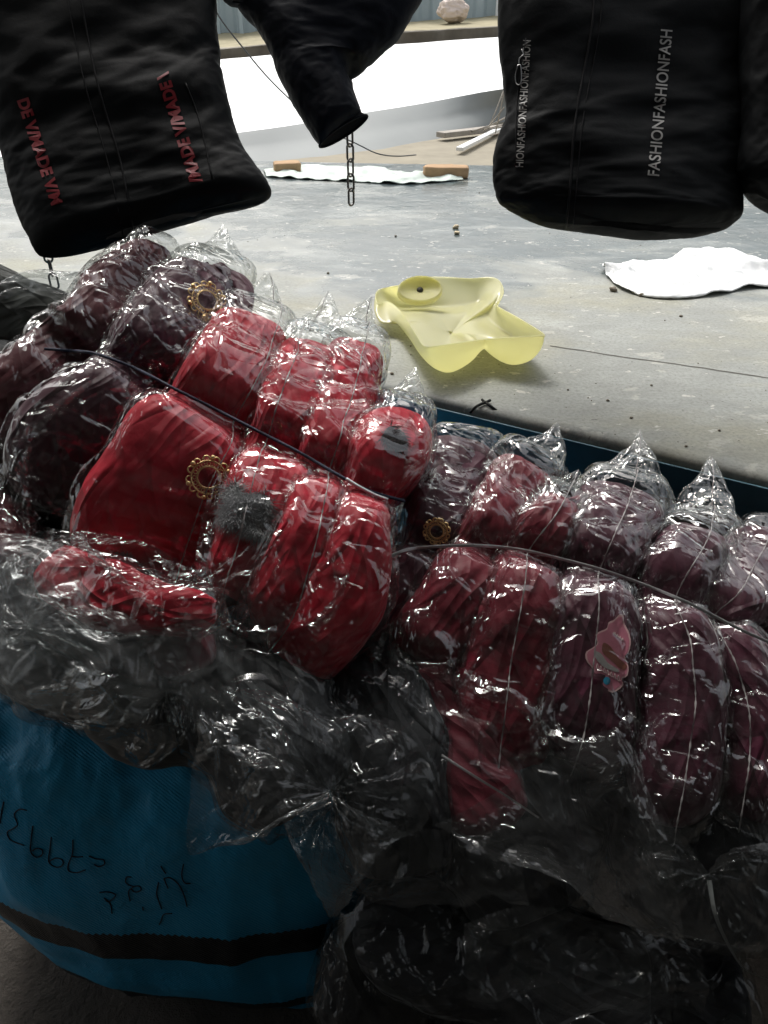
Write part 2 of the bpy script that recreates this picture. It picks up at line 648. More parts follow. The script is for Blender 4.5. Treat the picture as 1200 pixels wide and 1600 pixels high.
# concrete platform
def m_concrete():
    t = NT('worn_concrete')
    v = t.coord('Object')
    base = t.mixc(t.noise(v, 1.6, 6, 0.6, 0.3), (0.28, 0.30, 0.285), (0.37, 0.375, 0.34))
    yel = t.ramp(t.noise(t.coord('Object', (1, 1.6, 1), (3, 1, 0)), 2.2, 5, 0.6), [(0.48, (0,) * 3), (0.66, (1,) * 3)])
    base = t.mixc(t.math('MULTIPLY', yel, 0.55), base, (0.36, 0.34, 0.23))
    # damp patches: darker, bluish, glossier
    sep = t.n('ShaderNodeSeparateXYZ')
    t.t.links.new(v, sep.inputs[0])
    wob = t.math('ADD', sep.outputs['Y'], t.math('MULTIPLY', t.math('SUBTRACT', t.noise(v, 1.5, 5, 0.65, 0.5), 0.5), 3.4))
    wob = t.math('ADD', wob, t.math('MULTIPLY', sep.outputs['X'], 0.12))
    band = t.n('ShaderNodeMapRange')
    band.interpolation_type = 'SMOOTHSTEP'
    t.set(band, 'Value', wob); t.set(band, 'From Min', 2.15); t.set(band, 'From Max', 2.7)
    wet = t.math('MULTIPLY', band.outputs[0], t.ramp(t.noise(t.coord('Object', (0.6, 1.3, 1)), 2.6, 6, 0.7), [(0.36, (0.45,) * 3), (0.50, (1,) * 3)]))
    dark = t.mixc(t.noise(v, 9, 5, 0.7), (0.030, 0.052, 0.060), (0.075, 0.11, 0.12))
    c = t.mixc(wet, base, dark)
    blot = t.ramp(t.noise(t.coord('Object', (1, 1.5, 1), (9, 4, 0)), 5, 7, 0.72, 0.4), [(0.40, (0,) * 3), (0.62, (1,) * 3)])
    c = t.mixc(t.math('MULTIPLY', blot, 0.35), c, (0.17, 0.175, 0.16))
    film = t.ramp(t.noise(t.coord('Object', (0.8, 1.5, 1), (2, 8, 0)), 3.2, 6, 0.7, 0.5), [(0.52, (0,) * 3), (0.70, (1,) * 3)])
    c = t.mixc(t.math('MULTIPLY', film, 0.45), c, (0.45, 0.47, 0.44))
    # pale scuffs and mortar splashes, dark dots
    sp = t.ramp(t.noise(t.coord('Object', (1, 1.3, 1)), 9, 5, 0.65, 0.2), [(0.615, (0,) * 3), (0.645, (1,) * 3)])
    c = t.mixc(t.math('MULTIPLY', sp, 0.35), c, (0.58, 0.56, 0.49))
    sp2 = t.ramp(t.noise(t.coord('Object', (1, 1.6, 1), (5, 5, 0)), 26, 4, 0.6), [(0.66, (0,) * 3), (0.69, (1,) * 3)])
    c = t.mixc(t.math('MULTIPLY', sp2, 0.8), c, (0.62, 0.60, 0.55))
    dk = t.ramp(t.noise(v, 75, 3, 0.6), [(0.27, (1,) * 3), (0.31, (0,) * 3)])
    c = t.mixc(t.math('MULTIPLY', dk, 0.8), c, (0.09, 0.085, 0.08))
    fine = t.noise(v, 130, 4, 0.7)
    c = t.mixc(t.ramp(fine, [(0.45, (0,) * 3), (0.75, (.6,) * 3)]), c, (0.13, 0.125, 0.11))
    rg = t.math('ADD', t.math('MULTIPLY', wet, -0.60), 0.74)
    rg = t.math('ADD', rg, t.math('MULTIPLY', t.math('SUBTRACT', t.noise(v, 5, 4), 0.5), 0.25))
    b = t.bump(t.noise(v, 60, 6, 0.7), 0.18, 0.003)
    b = t.bump(t.noise(v, 4.5, 4, 0.6), 0.18, 0.02, b)
    t.principled(c, rg, b, Specular_IOR_Level=0.5)
    return t.m
CONC = m_concrete()
SL = []                                               # top outline
A0, B0 = E(-9, 0, 0.9), E(7, 0, 0.9)
plat = MB()
far_l, far_r = np.array([-9, 5.3, .9]), np.array([9, 3.3, .9])
n = 180
xs = np.linspace(0, 1, n)
front = A0 + (B0 - A0) * xs[:, None]
front[:, 2] = 0.9
frw = front + EN * (0.004 * noise(front, 18, 2) + 0.003 * noise(front, 60, 3))[:, None]
back = far_l + (far_r - far_l) * xs[:, None]
prof = [frw + EN * 0.0 - np.array([0, 0, .045]), frw - np.array([0, 0, .008]), frw - EN * 0.006]
prof += [frw * (1 - k) + back * k for k in (0.01, 0.03, 0.08, 0.2, 0.5, 1.0)]
X = np.stack(prof, 1)
X[:, 2:, 2] = 0.9
pl = grid_mesh('concrete_platform', X, CONC)
tag(pl, kind='structure')
# dirt yard behind the platform, nearly level with it
yard = mesh('dirt_yard', [tuple(far_l + [0, -.1, -.02]), tuple(far_r + [0, -.1, -.02]), (60, 2, .88), (60, 70, .88), (-60, 70, .88), (-60, 6, .88)], [[0, 1, 2, 3, 4, 5]],
            m_plain('yard_dirt', (0.27, 0.24, 0.18), 0.9, 0, 0.5, 25, 0.3), None, False)
tag(yard, kind='structure')

# steel edge of the platform and the brown boards below it
BLUE = m_plain('blue_steel_paint', (0.06, 0.15, 0.19), 0.5, 0.0, 0.15, 60, 0.35)
BROWN = m_plain('brown_board', (0.085, 0.028, 0.018), 0.6, 0.0, 0.4, 30, 0.4)
edge_root = empty('platform_edge', E(0, 0, 0.0))
tag(edge_root, 'blue painted steel edge over dark red brown boards at the front of the grey platform', 'platform edge')
def long_box(name, a0, a1, b0, b1, z0, z1, mat, parent, bev=0.003):
    mb = MB()
    v = [E(a, b, z) for a in (a0, a1) for b in (b0, b1) for z in (z0, z1)]
    mb.add(v, [[0, 1, 3, 2], [4, 6, 7, 5], [0, 4, 5, 1], [2, 3, 7, 6], [0, 2, 6, 4], [1, 5, 7, 3]])
    o = mb.build(name, mat, parent, False)
    bevel(o, bev)
    return o
long_box('steel_angle', -9, 6, -0.012, 0.008, 0.818, 0.853, BLUE, edge_root)
long_box('steel_angle_lip', -9, 6, 0.0085, 0.013, 0.846, 0.887, BLUE, edge_root, 0.001)
long_box('board', -9, 6, -0.05, -0.014, 0.50, 0.852, BROWN, edge_root)
long_box('board', -9, 6, -0.05, -0.018, 0.10, 0.496, BROWN, edge_root)
long_box('bottom_rail', -9, 6, -0.06, -0.004, 0.0, 0.098, BROWN, edge_root)

# the stall around the camera: posts, side walls, back wall and a roof
SHED = m_plain('shed_sheet', (0.19, 0.186, 0.18), 0.8, 0, 0.3, 8, 0.3)
def quad_slab(name, pts, th, mat, kind=None):
    p = [np.array(q, float) for q in pts]
    nn = nrm(np.cross(p[1] - p[0], p[2] - p[0]))
    mb = MB()
    k = len(p)
    V = p + [q + nn * th for q in p]
    F = [list(range(k))[::-1], list(range(k, 2 * k))] + [[i, (i + 1) % k, k + (i + 1) % k, k + i] for i in range(k)]
    mb.add(V, F)
    o = mb.build(name, mat, None, False)
    return o
wl, wr = -3.6, 2.6
yl, yr = E(0, 0, 0), None
def edge_y(x):  # y on the platform edge at x
    return EA[1] + (x - EA[0]) * ED[1] / ED[0]
RZ = 2.75
o = quad_slab('stall_roof', [(wl, -2.2, RZ), (wr, -2.2, RZ), (wr, edge_y(wr) + .35, RZ), (wl, edge_y(wl) - .35, RZ)], .04, SHED)
tag(o, 'dark sheet roof over the stall', 'roof', kind='structure')
for nm, pts in (('side_wall', [(wl, -2.2, 0), (wl, -.9, 0), (wl, -.9, RZ), (wl, -2.2, RZ)]),
                ('side_wall', [(wr, edge_y(wr) - .02, 0), (wr, -2.2, 0), (wr, -2.2, RZ), (wr, edge_y(wr) - .02, RZ)]),
                ('back_wall', [(wr, -2.2, 0), (wl, -2.2, 0), (wl, -2.2, RZ), (wr, -2.2, RZ)])):
    o = quad_slab(nm, pts, .03, SHED)
    tag(o, 'dark sheet wall of the stall', 'wall', kind='structure')

# white sheet covered low roof beyond the platform
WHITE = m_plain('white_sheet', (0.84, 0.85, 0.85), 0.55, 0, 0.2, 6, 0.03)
WSIDE_SHADE = m_plain('white_sheet_side_shade', (0.26, 0.275, 0.27), 0.7, 0, 0.25, 7, 0.10)  # grey copy of the white sheet: the side's shade put into its colour
nx = 90
pxs = np.linspace(-1100, 1600, nx)
def lerp_px(tab, x):
    return np.interp(x, [a for a, _ in tab], [b for _, b in tab])
top_n, top_f, bot = [], [], []
for x in pxs:
    yn = lerp_px([(-500, 330), (0, 258), (380, 207), (600, 171), (780, 141), (1500, 60)], x) + .7 * math.sin(x * .031) + .8 * math.sin(x * .013 + 1)
    tn = lerp_px([(-500, 3.7), (0, 4.0), (380, 4.3), (780, 5.5), (1500, 7.5)], x)
    top_n.append(P(x, yn, tn))
    yf = lerp_px([(-500, 150), (340, 92), (640, 66), (780, 56), (1500, 10)], x)
    top_f.append(P(x, yf, lerp_px([(-500, 10.5), (340, 10.8), (1500, 11.6)], x)))
    bot.append(G(x, lerp_px([(-500, 262), (0, 260), (380, 262), (600, 238), (700, 217), (780, 194), (1500, 110)], x), 0.87))
top_n, top_f, bot = map(np.array, (top_n, top_f, bot))
rows = [bot, bot * .5 + top_n * .5 + np.array([0, .05, 0]), top_n * .93 + bot * .07, top_n]
side = np.stack(rows, 1)
side = np.stack([resamp(side[i], 16, 0) for i in range(nx)], 0)
side[..., 1] += 0.035 * fbm(side, 4, 5, 4) * np.linspace(1, 0, 16)[None, :]
wr_root = empty('low_white_roof', (bot[40][0], bot[40][1], 0.88))
tag(wr_root, 'low white sheet covered roof with shade painted grey on its side beyond the platform', 'roof')
grid_mesh('side', side, WSIDE_SHADE, wr_root)
topg = np.stack([top_n * (1 - k) + top_f * k for k in np.linspace(0, 1, 14)], 1)
topg[..., 2] += 0.02 * fbm(topg, 0.8, 8, 3) * np.linspace(0, 1, 14)[None, :]
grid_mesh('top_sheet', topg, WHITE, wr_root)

# stone kerb and earth bank, corrugated fence
STONE = m_plain('stone_kerb', (0.17, 0.15, 0.12), 0.85, 0, 0.7, 14, 0.45)
EARTH = m_plain('dry_earth', (0.34, 0.30, 0.19), 0.9, 0, 0.6, 12, 0.3)
kn = []
kf = []
ff = []
for x in pxs:
    yt = lerp_px([(-500, 140), (340, 78), (420, 70), (640, 50), (780, 42), (1500, 0)], x)
    kn.append(P(x, yt, lerp_px([(-500, 10.9), (1500, 11.9)], x)))
    ff.append(P(x, lerp_px([(-500, 90), (340, 52), (780, 24), (1500, -20)], x), lerp_px([(-500, 13.5), (1500, 14.5)], x)))
kn, ff = np.array(kn), np.array(ff)
kb = kn.copy(); kb[:, 2] -= 0.55
kt = kn + [0, .12, 0.01]
kerb = np.stack([kb, kn - [0, 0, .03], kn, kt], 1)
kerb = np.stack([resamp(kerb[i], 10, 0) for i in range(nx)], 0)
kerb = resamp(kerb, 400, 0)
kerb[..., 1] += 0.05 * ridged(kerb, 3.2, 4, 3)
k_o = grid_mesh('stone_kerb', kerb, STONE)
tag(k_o, 'rough stone kerb along the earth bank beyond the white roof', 'kerb')
bank = np.stack([kt * (1 - k) + ff * k for k in np.linspace(0, 1, 12)], 1)
bank = resamp(bank, 300, 0)
bank[..., 2] += 0.02 * fbm(bank, 2.5, 9, 4)
tag(grid_mesh('earth_bank', bank, EARTH), kind='structure')
CORR = m_plain('blue_grey_sheet', (0.42, 0.50, 0.53), 0.5, 0.1, 0.1, 3, 0.12)
base = resamp(np.array(ff), 1600, 0)
fn = np.zeros((1600, 2, 3))
wave = 0.035 * np.clip(np.sin(np.arange(1600) * 2 * math.pi / 20) * 2, -1, 1)
fn[:, 0] = base + np.stack([wave * 0, wave, wave * 0 - 0.15], 1)
fn[:, 1] = fn[:, 0] + [0, 0, 2.0]
fr = empty('corrugated_fence', ff[45])
tag(fr, 'pale blue grey corrugated metal fence with thin posts at the back', 'fence')
grid_mesh('sheet', fn, CORR, fr)
for x in (342, 378, 450, 640, 777, 900):
    q = P(x, lerp_px([(340, 52), (780, 24), (1500, -20)], x), lerp_px([(-500, 13.5), (1500, 14.5)], x) - .12)
    mb = MB(); mb.box(q + [0, 0, .9], (.035, .03, 1.05)); mb.build('post', CORR if x != 777 else WHITE, fr, False)

# ================================================================== BAGGED JACKETS
CORD1 = ([-60, 75, 150, 270, 400, 530, 630], [530, 545, 552, 606, 672, 742, 784])
CORD2 = ([560, 640, 700, 800, 900, 1000, 1100, 1200, 1260], [862, 855, 853, 858, 880, 912, 955, 1000, 1030])
BV = []            # (grid, closed) of the outer bags, for cords and loose things
def spine_frames(pts, n, hcore=0.04):
    """pts rows: px, py, t(surface), halfwidth px.  Returns centre, T, N, W, hw per section"""
    p = catmull(np.array(pts, float), 400)
    C3 = np.array([P(a, b, t) for a, b, t, w in p])
    seg = np.concatenate([[0], np.cumsum(np.linalg.norm(np.diff(C3, axis=0), axis=1))])
    u = np.linspace(0, seg[-1], n)
    f = lambda a: np.interp(u, seg, a)
    C = np.stack([f(C3[:, k]) for k in range(3)], 1)
    hw = f(p[:, 3]) * f(p[:, 2]) / FPX
    T = nrm(np.gradient(C, axis=0))
    for _ in range(6):
        T[1:-1] = nrm(T[1:-1] + T[2:] + T[:-2])
    V = nrm(CAM - C)
    N = nrm(V - (V * T).sum(1, keepdims=True) * T)
    W = np.cross(T, N)
    return C, T, N, W, hw, u

def bagged(name, pts, jr, mat, label, group, film=0, h=0.05, cordpos=None, seed=0, tip=0.5, seam=None,
           cat='bagged jacket', box=.62, margin=0.006, nu=120, nv=96, excess=(1.09, 1.11), lump=.45, film_mat=None, hi=0.010,
           extra=None, tipw=0.18, je=(1.025, 1.07), hvar=.05):
    """one folded jacket in a clear bag.  jr=(a,b) share of the spine the jacket itself fills"""
    C, T, N, W, hw, u = spine_frames(pts, nu)
    L = u[-1]
    s = u / L
    ja, jb = jr
    # half thickness along the spine
    def prof(x, a, b, r):
        e = np.minimum(np.clip((x - a) / r, 0, 1), np.clip((b - x) / r, 0, 1))
        return np.sqrt(np.clip(1 - (1 - e) ** 2, 0, 1))
    pj = prof(s, ja, jb, 0.10)
    pinch = 1.0
    if cordpos is not None:
        pp = catmull(np.array(pts, float), 400)
        yl = np.interp(pp[:, 0], *(CORD1 if pts[0][0] < 700 else CORD2))
        xw = P(0, 0, 1)
        Q = np.array([P(a, b_, t_) for a, b_, t_, _ in pp])
        al = np.concatenate([[0], np.cumsum(np.linalg.norm(np.diff(Q, axis=0), axis=1))])
        cordpos = float(al[int(np.argmin(np.abs(pp[:, 1] + 6 - yl)))] / al[-1])
        pinch = 1 - 0.55 * np.exp(-((s - cordpos) / 0.042) ** 2) + .14 * np.exp(-((s - cordpos - .14) / 0.08) ** 2) + .14 * np.exp(-((s - cordpos + .14) / 0.08) ** 2)
        wp = 1 - 0.10 * np.exp(-((s - cordpos) / 0.05) ** 2)
    else:
        wp = 1.0
    rnd = np.random.RandomState(seed)
    hh = h * (1 + hvar * np.sin(s * 8 + rnd.rand() * 6))
    hw = hw * (1 + .05 * np.sin(s * 17 + rnd.rand() * 6) + .03 * np.sin(s * 31 + rnd.rand() * 6))
    hj = hh * pj * pinch
    wj = hw * wp * (0.30 + 0.70 * pj)
    th = np.linspace(0, 2 * math.pi, nv, endpoint=False)
    ct, st = np.cos(th), np.sin(th)
    sx = np.sign(ct) * np.abs(ct) ** box
    sy = np.sign(st) * np.abs(st) ** (box + .02)
    Cc = C - N * (h * 0.9)
    def loft(w, t):
        return Cc[:, None] + W[:, None] * (w[:, None] * sx[None])[..., None] + N[:, None] * (t[:, None] * sy[None])[..., None]
    sel = np.where((s >= ja - .001) & (s <= jb + .001))[0]
    J = loft(wj, hj)[sel]
    # ---- jacket body: soft puffy folds running across, plus the crumple solve
    Nj = nrm(J - Cc[sel][:, None] + 1e-6)
    Nj = smooth_n(Nj, True, 2)
    m = len(sel)
    Jd = J
    # resample to a multiple grid
    nuj = max(33, int(round(L * (jb - ja) / 0.0052 / 8)) * 8 + 1)
    Jr = resamp(J, nuj, 0)
    Nr = nrm(resamp(Nj, nuj, 0))
    fa = rnd.rand() * 1.2 + .2
    q = np.stack([np.linspace(0, L * (jb - ja), nuj)[:, None] * math.cos(fa) * .8 + math.sin(fa) * (sx * 1.6)[None] * hw.mean() + 0.02 * noise(Jr, 20, seed + 3),
                  np.zeros((nuj, 1)) + (sx * 1.2)[None] * hw.mean() + 0 * Jr[..., 0], np.zeros_like(Jr[..., 0])], -1)
    foldn = ridged(q, 16, seed + 11, 2)
    Jr = Jr + Nr * ((0.0040 * lump) * foldn)[..., None] + Nr * (0.003 * lump * fbm(Jr, 12, seed + 2, 2))[..., None]
    Nr = normals(Jr, True)
    if (Nr * (Jr - resamp(Cc[sel], nuj, 0)[:, None])).sum() < 0: Nr = -Nr
    Jr = crumple(Jr, smooth_n(Nr, True, 3), je[0], je[1], 0.007, -0.008, 0.008, 50, 0.6, True, seed, 3, 0.005)
    root = empty(name, Cc[nu // 2])
    tag(root, label, cat, group)
    grid_mesh('folded_jacket', Jr, mat, root, True)
    # ---- the bag
    tw = np.ones(nu)
    # outside the jacket the bag flattens and runs to a tip
    ta = np.clip((ja - s) / max(ja, 1e-3), 0, 1)
    tb = np.clip((s - jb) / max(1 - jb, 1e-3), 0, 1)
    hb = np.maximum(hh * pinch * prof(s, ja - .06, jb + .06, 0.12), 0.0) + margin
    hb = np.where(ta > 0, np.minimum(hb, (hh + margin) * (1 - ta) ** 1.3 * 0.8 + 0.003), hb)
    hb = np.where(tb > 0, np.minimum(hb, (hh + margin) * (1 - tb) ** 1.3 * 0.8 + 0.003), hb)
    wb = hw * wp + margin
    wb = wb * (1 - ta ** 1.6 * (1 - tipw)) * (1 - tb ** 2.0 * (1 - tip))
    Bg = loft(wb, hb)
    NUB = int(round(L / 0.0036 / 8)) * 8 + 1
    NVB = 144
    Bg = resamp(Bg, NUB, 0)
    Bc = np.concatenate([Bg, Bg[:, :1]], 1)
    Bc = resamp(Bc, NVB + 1, 1)[:, :-1]
    # smooth it: film spans hollows
    for _ in range(4):
        Bc[1:-1] = (Bc[1:-1] * 2 + Bc[2:] + Bc[:-2]) / 4
    Nb = normals(Bc, True)
    Ccb = resamp(Cc, NUB, 0)
    if (Nb * (Bc - Ccb[:, None])).sum() < 0: Nb = -Nb
    Nb = smooth_n(Nb, True, 4)
    # tension varies: taut areas and loose areas
    hia = hi * (1 + 1.1 * np.interp(np.linspace(0, 1, NUB), s, np.maximum(np.minimum(1, ta * 3), np.minimum(1, tb * 3))))[:, None] * (.65 + .7 * (fbm(Bc, 14, seed + 71, 2) > 0))
    Xb = crumple(Bc, Nb, excess[0], excess[1], hia, -0.001, 0.012, 55, 0.30, True, seed + 50, 3, 0.005)
    per = np.linspace(0, 2 * (hw.mean() + h) * 2, NVB)
    ul = np.linspace(0, L, NUB)
    uvs = np.stack([ul[:, None] + 0 * per[None], per[None] + 0 * ul[:, None] + seed * 0.77], -1)
    grid_mesh('clear_bag', Xb, film_mat or FILM[film], root, True, uvs)
    # ---- welded seam line on the front of the bag
    if seam is not None:
        j0 = int(NVB * (0.25 + seam)) % NVB
        line = Xb[:, j0] + Nb[:, j0] * 0.0018
        for _ in range(3): line[1:-1] = (line[1:-1] * 2 + line[2:] + line[:-2]) / 4
        side = nrm(Xb[:, (j0 + 1) % NVB] - Xb[:, j0 - 1])
        sw = 0.0005 + 0.0006 * (np.sin(np.arange(NUB) * 1.9) > 0) * (.5 + np.random.RandomState(seed).rand(NUB))
        S = np.stack([line - side * sw[:, None], line + Nb[:, j0] * 0.0006, line + side * sw[:, None]], 1)
        grid_mesh('welded_seam', S, SEAM, root)
    BV.append((Xb, True))
    return root, (Jr, True), (Xb, True)

SEAM = m_plain('seam_film', (0.27, 0.25, 0.245), 0.3, 0, 0.0, 400, 0.3)

def tcord1(px): return 1.20 - 0.15 * (px - 75) / 555
def D1(px, py):
    """depth of bundle one's surface, from its tie line"""
    yc = np.interp(px, [-60, 75, 150, 270, 400, 530, 630], [530, 545, 552, 606, 672, 742, 784])
    d = py - yc
    t = tcord1(px)
    if d < 0: return t + 0.00070 * (-d) + 0.0000006 * d * d
    return t - 0.00055 * d + 0.0000009 * d * d
def D2(px, py):
    yc = np.interp(px, [560, 640, 700, 800, 900, 1000, 1100, 1200, 1260], [862, 855, 853, 858, 880, 912, 955, 1000, 1030])
    d = py - yc
    t = 1.10 - 0.10 * (px - 640) / 560
    if d < 0: return t + 0.0008 * (-d)
    return t - 0.00042 * d + 0.00000055 * d * d
def sp(D, rows, dt=0.0): return [(x, y, D(x, y) + dt, w) for x, y, w in rows]

G1, G2 = 'bagged jackets tied in the left bundle', 'bagged jackets tied in the right bundle'
b1 = {}
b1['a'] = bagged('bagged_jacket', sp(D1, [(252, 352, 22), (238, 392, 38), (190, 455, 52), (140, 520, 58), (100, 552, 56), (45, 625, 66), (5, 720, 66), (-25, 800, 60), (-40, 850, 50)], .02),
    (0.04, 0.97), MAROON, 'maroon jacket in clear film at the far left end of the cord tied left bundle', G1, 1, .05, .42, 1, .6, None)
b1['b'] = bagged('bagged_jacket', sp(D1, [(352, 322, 16), (345, 372, 46), (330, 425, 66), (285, 500, 72), (225, 572, 64), (165, 640, 82), (115, 715, 92), (85, 790, 76), (70, 840, 50)]),
    (0.20, 0.95), PLUM, 'dark plum jacket with a tall pointed bag tip and a gold buckle above the cord', G1, 0, .055, .44, 2, .6, None)
b1['c'] = bagged('bagged_jacket', sp(D1, [(425, 398, 30), (415, 440, 46), (385, 530, 66), (333, 632, 76), (283, 712, 104), (240, 800, 116), (215, 885, 108), (205, 945, 84)], -.012),
    (0.19, 0.97), RED, 'smooth red jacket in tight film with a gold buckle below the cord', G1, 2, .055, .40, 3, .7, .04, excess=(1.05, 1.06), lump=.10, je=(1.006, 1.012), box=.45, film_mat=FILM_TAUT)
b1['d'] = bagged('bagged_jacket', sp(D1, [(520, 428, 22), (510, 480, 44), (485, 570, 58), (445, 680, 55), (424, 770, 68), (402, 860, 70), (376, 945, 62), (350, 1000, 40)]),
    (0.23, 0.93), RED, 'bright red jacket in crinkled film with grey fur trim below the cord', G1, 0, .055, .45, 4, .5, -.03)
b1['e'] = bagged('bagged_jacket', sp(D1, [(588, 440, 14), (570, 490, 36), (545, 590, 48), (510, 715, 42), (490, 800, 50), (465, 890, 58), (440, 960, 62), (400, 1020, 50)]),
    (0.19, 0.98), RED, 'narrow bright red jacket just right of the red one with grey fur', G1, 1, .05, .45, 5, .8, .02)
b1['f'] = bagged('bagged_jacket', sp(D1, [(655, 548, 18), (640, 610, 42), (615, 690, 56), (575, 768, 42), (562, 840, 50), (545, 915, 58), (500, 985, 64), (440, 1030, 62), (390, 1040, 40)]),
    (0.18, 0.99), RED, 'rightmost bright red jacket of the left bundle, with dark fur and a curled hem', G1, 0, .055, .33, 6, .9, None)

b2 = {}
b2['a'] = bagged('bagged_jacket', sp(D2, [(735, 642, 34), (728, 690, 56), (700, 770, 58), (668, 850, 40), (640, 905, 48), (600, 975, 58), (570, 1060, 56), (575, 1140, 50)], .02),
    (0.08, 0.96), PLUM, 'dark plum jacket with a small gold buckle at the left end of the right bundle', G2, 2, .055, .40, 11, .7, None, excess=(1.10, 1.10))
b2['b'] = bagged('bagged_jacket', sp(D2, [(880, 640, 30), (862, 680, 46), (815, 750, 52), (760, 850, 46), (725, 920, 62), (680, 1000, 68), (650, 1070, 66), (640, 1110, 50)]),
    (0.20, 0.90), RED2, 'deep red jacket whose open bag end shows a rolled cuff below the strap', G2, 1, .055, .44, 12, .9, None)
b2['c'] = bagged('bagged_jacket', sp(D2, [(915, 712, 26), (895, 755, 44), (865, 810, 46), (828, 866, 46), (815, 940, 66), (800, 1030, 84), (790, 1120, 78), (778, 1220, 60), (770, 1310, 40)]),
    (0.13, 0.96), RED2, 'deep red jacket in clear film with cross folds left of the pink tag', G2, 0, .055, .29, 13, .6, .0)
b2['d'] = bagged('bagged_jacket', sp(D2, [(1002, 648, 18), (995, 700, 46), (968, 790, 68), (930, 888, 52), (925, 960, 68), (915, 1050, 78), (900, 1140, 82), (880, 1220, 60)]),
    (0.22, 0.97), PLUM, 'plum jacket in shiny film with a pink swing tag and a pointed bag tip', G2, 0, .055, .45, 14, .7, .01)
b2['e'] = bagged('bagged_jacket', sp(D2, [(1112, 690, 26), (1108, 740, 46), (1092, 830, 52), (1045, 930, 48), (1062, 1010, 56), (1065, 1100, 62), (1052, 1200, 64), (1040, 1290, 56), (1045, 1350, 30)]),
    (0.24, 0.95), PLUM, 'dark plum jacket with a straight white seam, just right of the pink tagged one', G2, 2, .055, .40, 15, .4, .02)
b2['f'] = bagged('bagged_jacket', sp(D2, [(1215, 790, 30), (1195, 850, 52), (1150, 930, 52), (1120, 968, 44), (1150, 1040, 50), (1170, 1130, 52), (1165, 1230, 52), (1150, 1320, 40)], .015),
    (0.06, 0.96), PLUM, 'dark plum jacket second from the right edge of the photo in the right bundle', G2, 1, .055, .34, 16, .6, .0)
b2['g'] = bagged('bagged_jacket', sp(D2, [(1300, 830, 30), (1280, 880, 52), (1240, 960, 56), (1205, 1015, 42), (1225, 1080, 50), (1240, 1180, 52), (1235, 1280, 50)], .03),
    (0.06, 0.96), PLUM, 'dark plum jacket cut off by the right edge of the photo', G2, 2, .055, .38, 17, .6, None)
ALLB = bvh_of(*BV)

# ---- helpers that lay things on the pile
def over(pts, lift=0.003, n=120, default=None, sm=6):
    """pixel path laid over the bags; never dips into a hollow (a taut cord)"""
    q = catmull(np.array(pts, float)[:, :2], n)
    ts = []
    for x, y in q:
        h_, _ = hit(ALLB, x, y)
        ts.append(np.nan if h_ is None else float((h_ - CAM) @ FW))
    ts = np.array(ts)
    ok = ~np.isnan(ts)
    ts = np.interp(np.arange(n), np.arange(n)[ok], ts[ok]) if ok.any() else np.full(n, default)
    # running minimum, then smooth: bridges between jackets
    k = 7
    mn = np.array([ts[max(0, i - k):i + k + 1].min() for i in range(n)])
    for _ in range(sm):
        mn[1:-1] = (mn[1:-1] * 2 + mn[2:] + mn[:-2]) / 4
    return np.array([P(x, y, t - lift) for (x, y), t in zip(q, mn)])

CORD = m_plain('navy_cord', (0.010, 0.014, 0.045), 0.6, 0, 0.6, 500, 0.3)
c1 = over([(70, 545), (110, 548), (150, 553), (210, 575), (270, 606), (330, 636), (400, 672), (470, 708), (530, 743), (580, 768), (632, 783)], 0.002)
mb = MB(); mb.tube(c1, 0.0024, 8)
th = np.arange(len(c1)) * 2.2
mb.tube(c1 + np.stack([0 * th, 0.0012 * np.cos(th), 0.0012 * np.sin(th)], 1), 0.0016, 6)
o = mb.build('navy_cord', CORD)
tag(o, 'thin navy cord tied across the middle of the left bundle', 'cord')
WHT = m_plain('white_cord_tip', (0.7, 0.72, 0.75), 0.45)
mb = MB(); mb.tube(over([(541, 748), (560, 760), (585, 773), (606, 781)], 0.007, 20), 0.0024, 8); mb.build('white_tie_end', WHT, o)

STRAP = m_plain('clear_strap', (0.5, 0.5, 0.5), 0.35, 0, 0.2, 200, 0.2)
c2 = over([(612, 868), (640, 858), (700, 853), (760, 853), (820, 860), (880, 874), (940, 890), (1000, 911), (1060, 935), (1100, 954), (1160, 985), (1230, 1015)], 0.002)
W2 = np.array([0, 0.35, 0.94])
st = np.stack([c2 - W2 * .0022, c2 + np.array([0, -.0008, .0008]), c2 + W2 * .0022], 1)
o = grid_mesh('grey_strap', st, STRAP)
tag(o, 'narrow grey plastic strap tied across the middle of the right bundle', 'strap')
STRAP2 = m_plain('dull_strap', (0.16, 0.17, 0.165), 0.4, 0, 0.2, 200, 0.2)
def ribbon(name, pts3, w, mat, label, cat, parent=None, twist=2.0):
    q = catmull(np.array(pts3, float), 90)
    C = np.array([P(a, b, c) for a, b, c in q])
    T = nrm(np.gradient(C, axis=0))
    V = nrm(CAM - C)
    S = nrm(np.cross(T, V))
    a = np.linspace(0, twist, 90)[:, None] + .4
    D = S * np.cos(a) + np.cross(T, S) * np.sin(a)
    X = np.stack([C - D * w, C + np.cross(D, T) * w * .25, C + D * w], 1)
    o = grid_mesh(name, X, mat, parent)
    if parent is None: tag(o, label, cat)
    return o
ribbon('strap_tail', [(690, 1180, .905), (740, 1212, .885), (790, 1243, .875), (842, 1278, .87)], .0016, STRAP, 'thin grey strap running down across the dark red jackets', 'strap', None, .5)
ribbon('strap_tail', [(1108, 1375, .88), (1118, 1430, .87), (1140, 1480, .87), (1165, 1515, .87), (1205, 1532, .88)], .0028, STRAP2, 'grey strap tail curving down at the lower right corner', 'strap', None, 1.2)

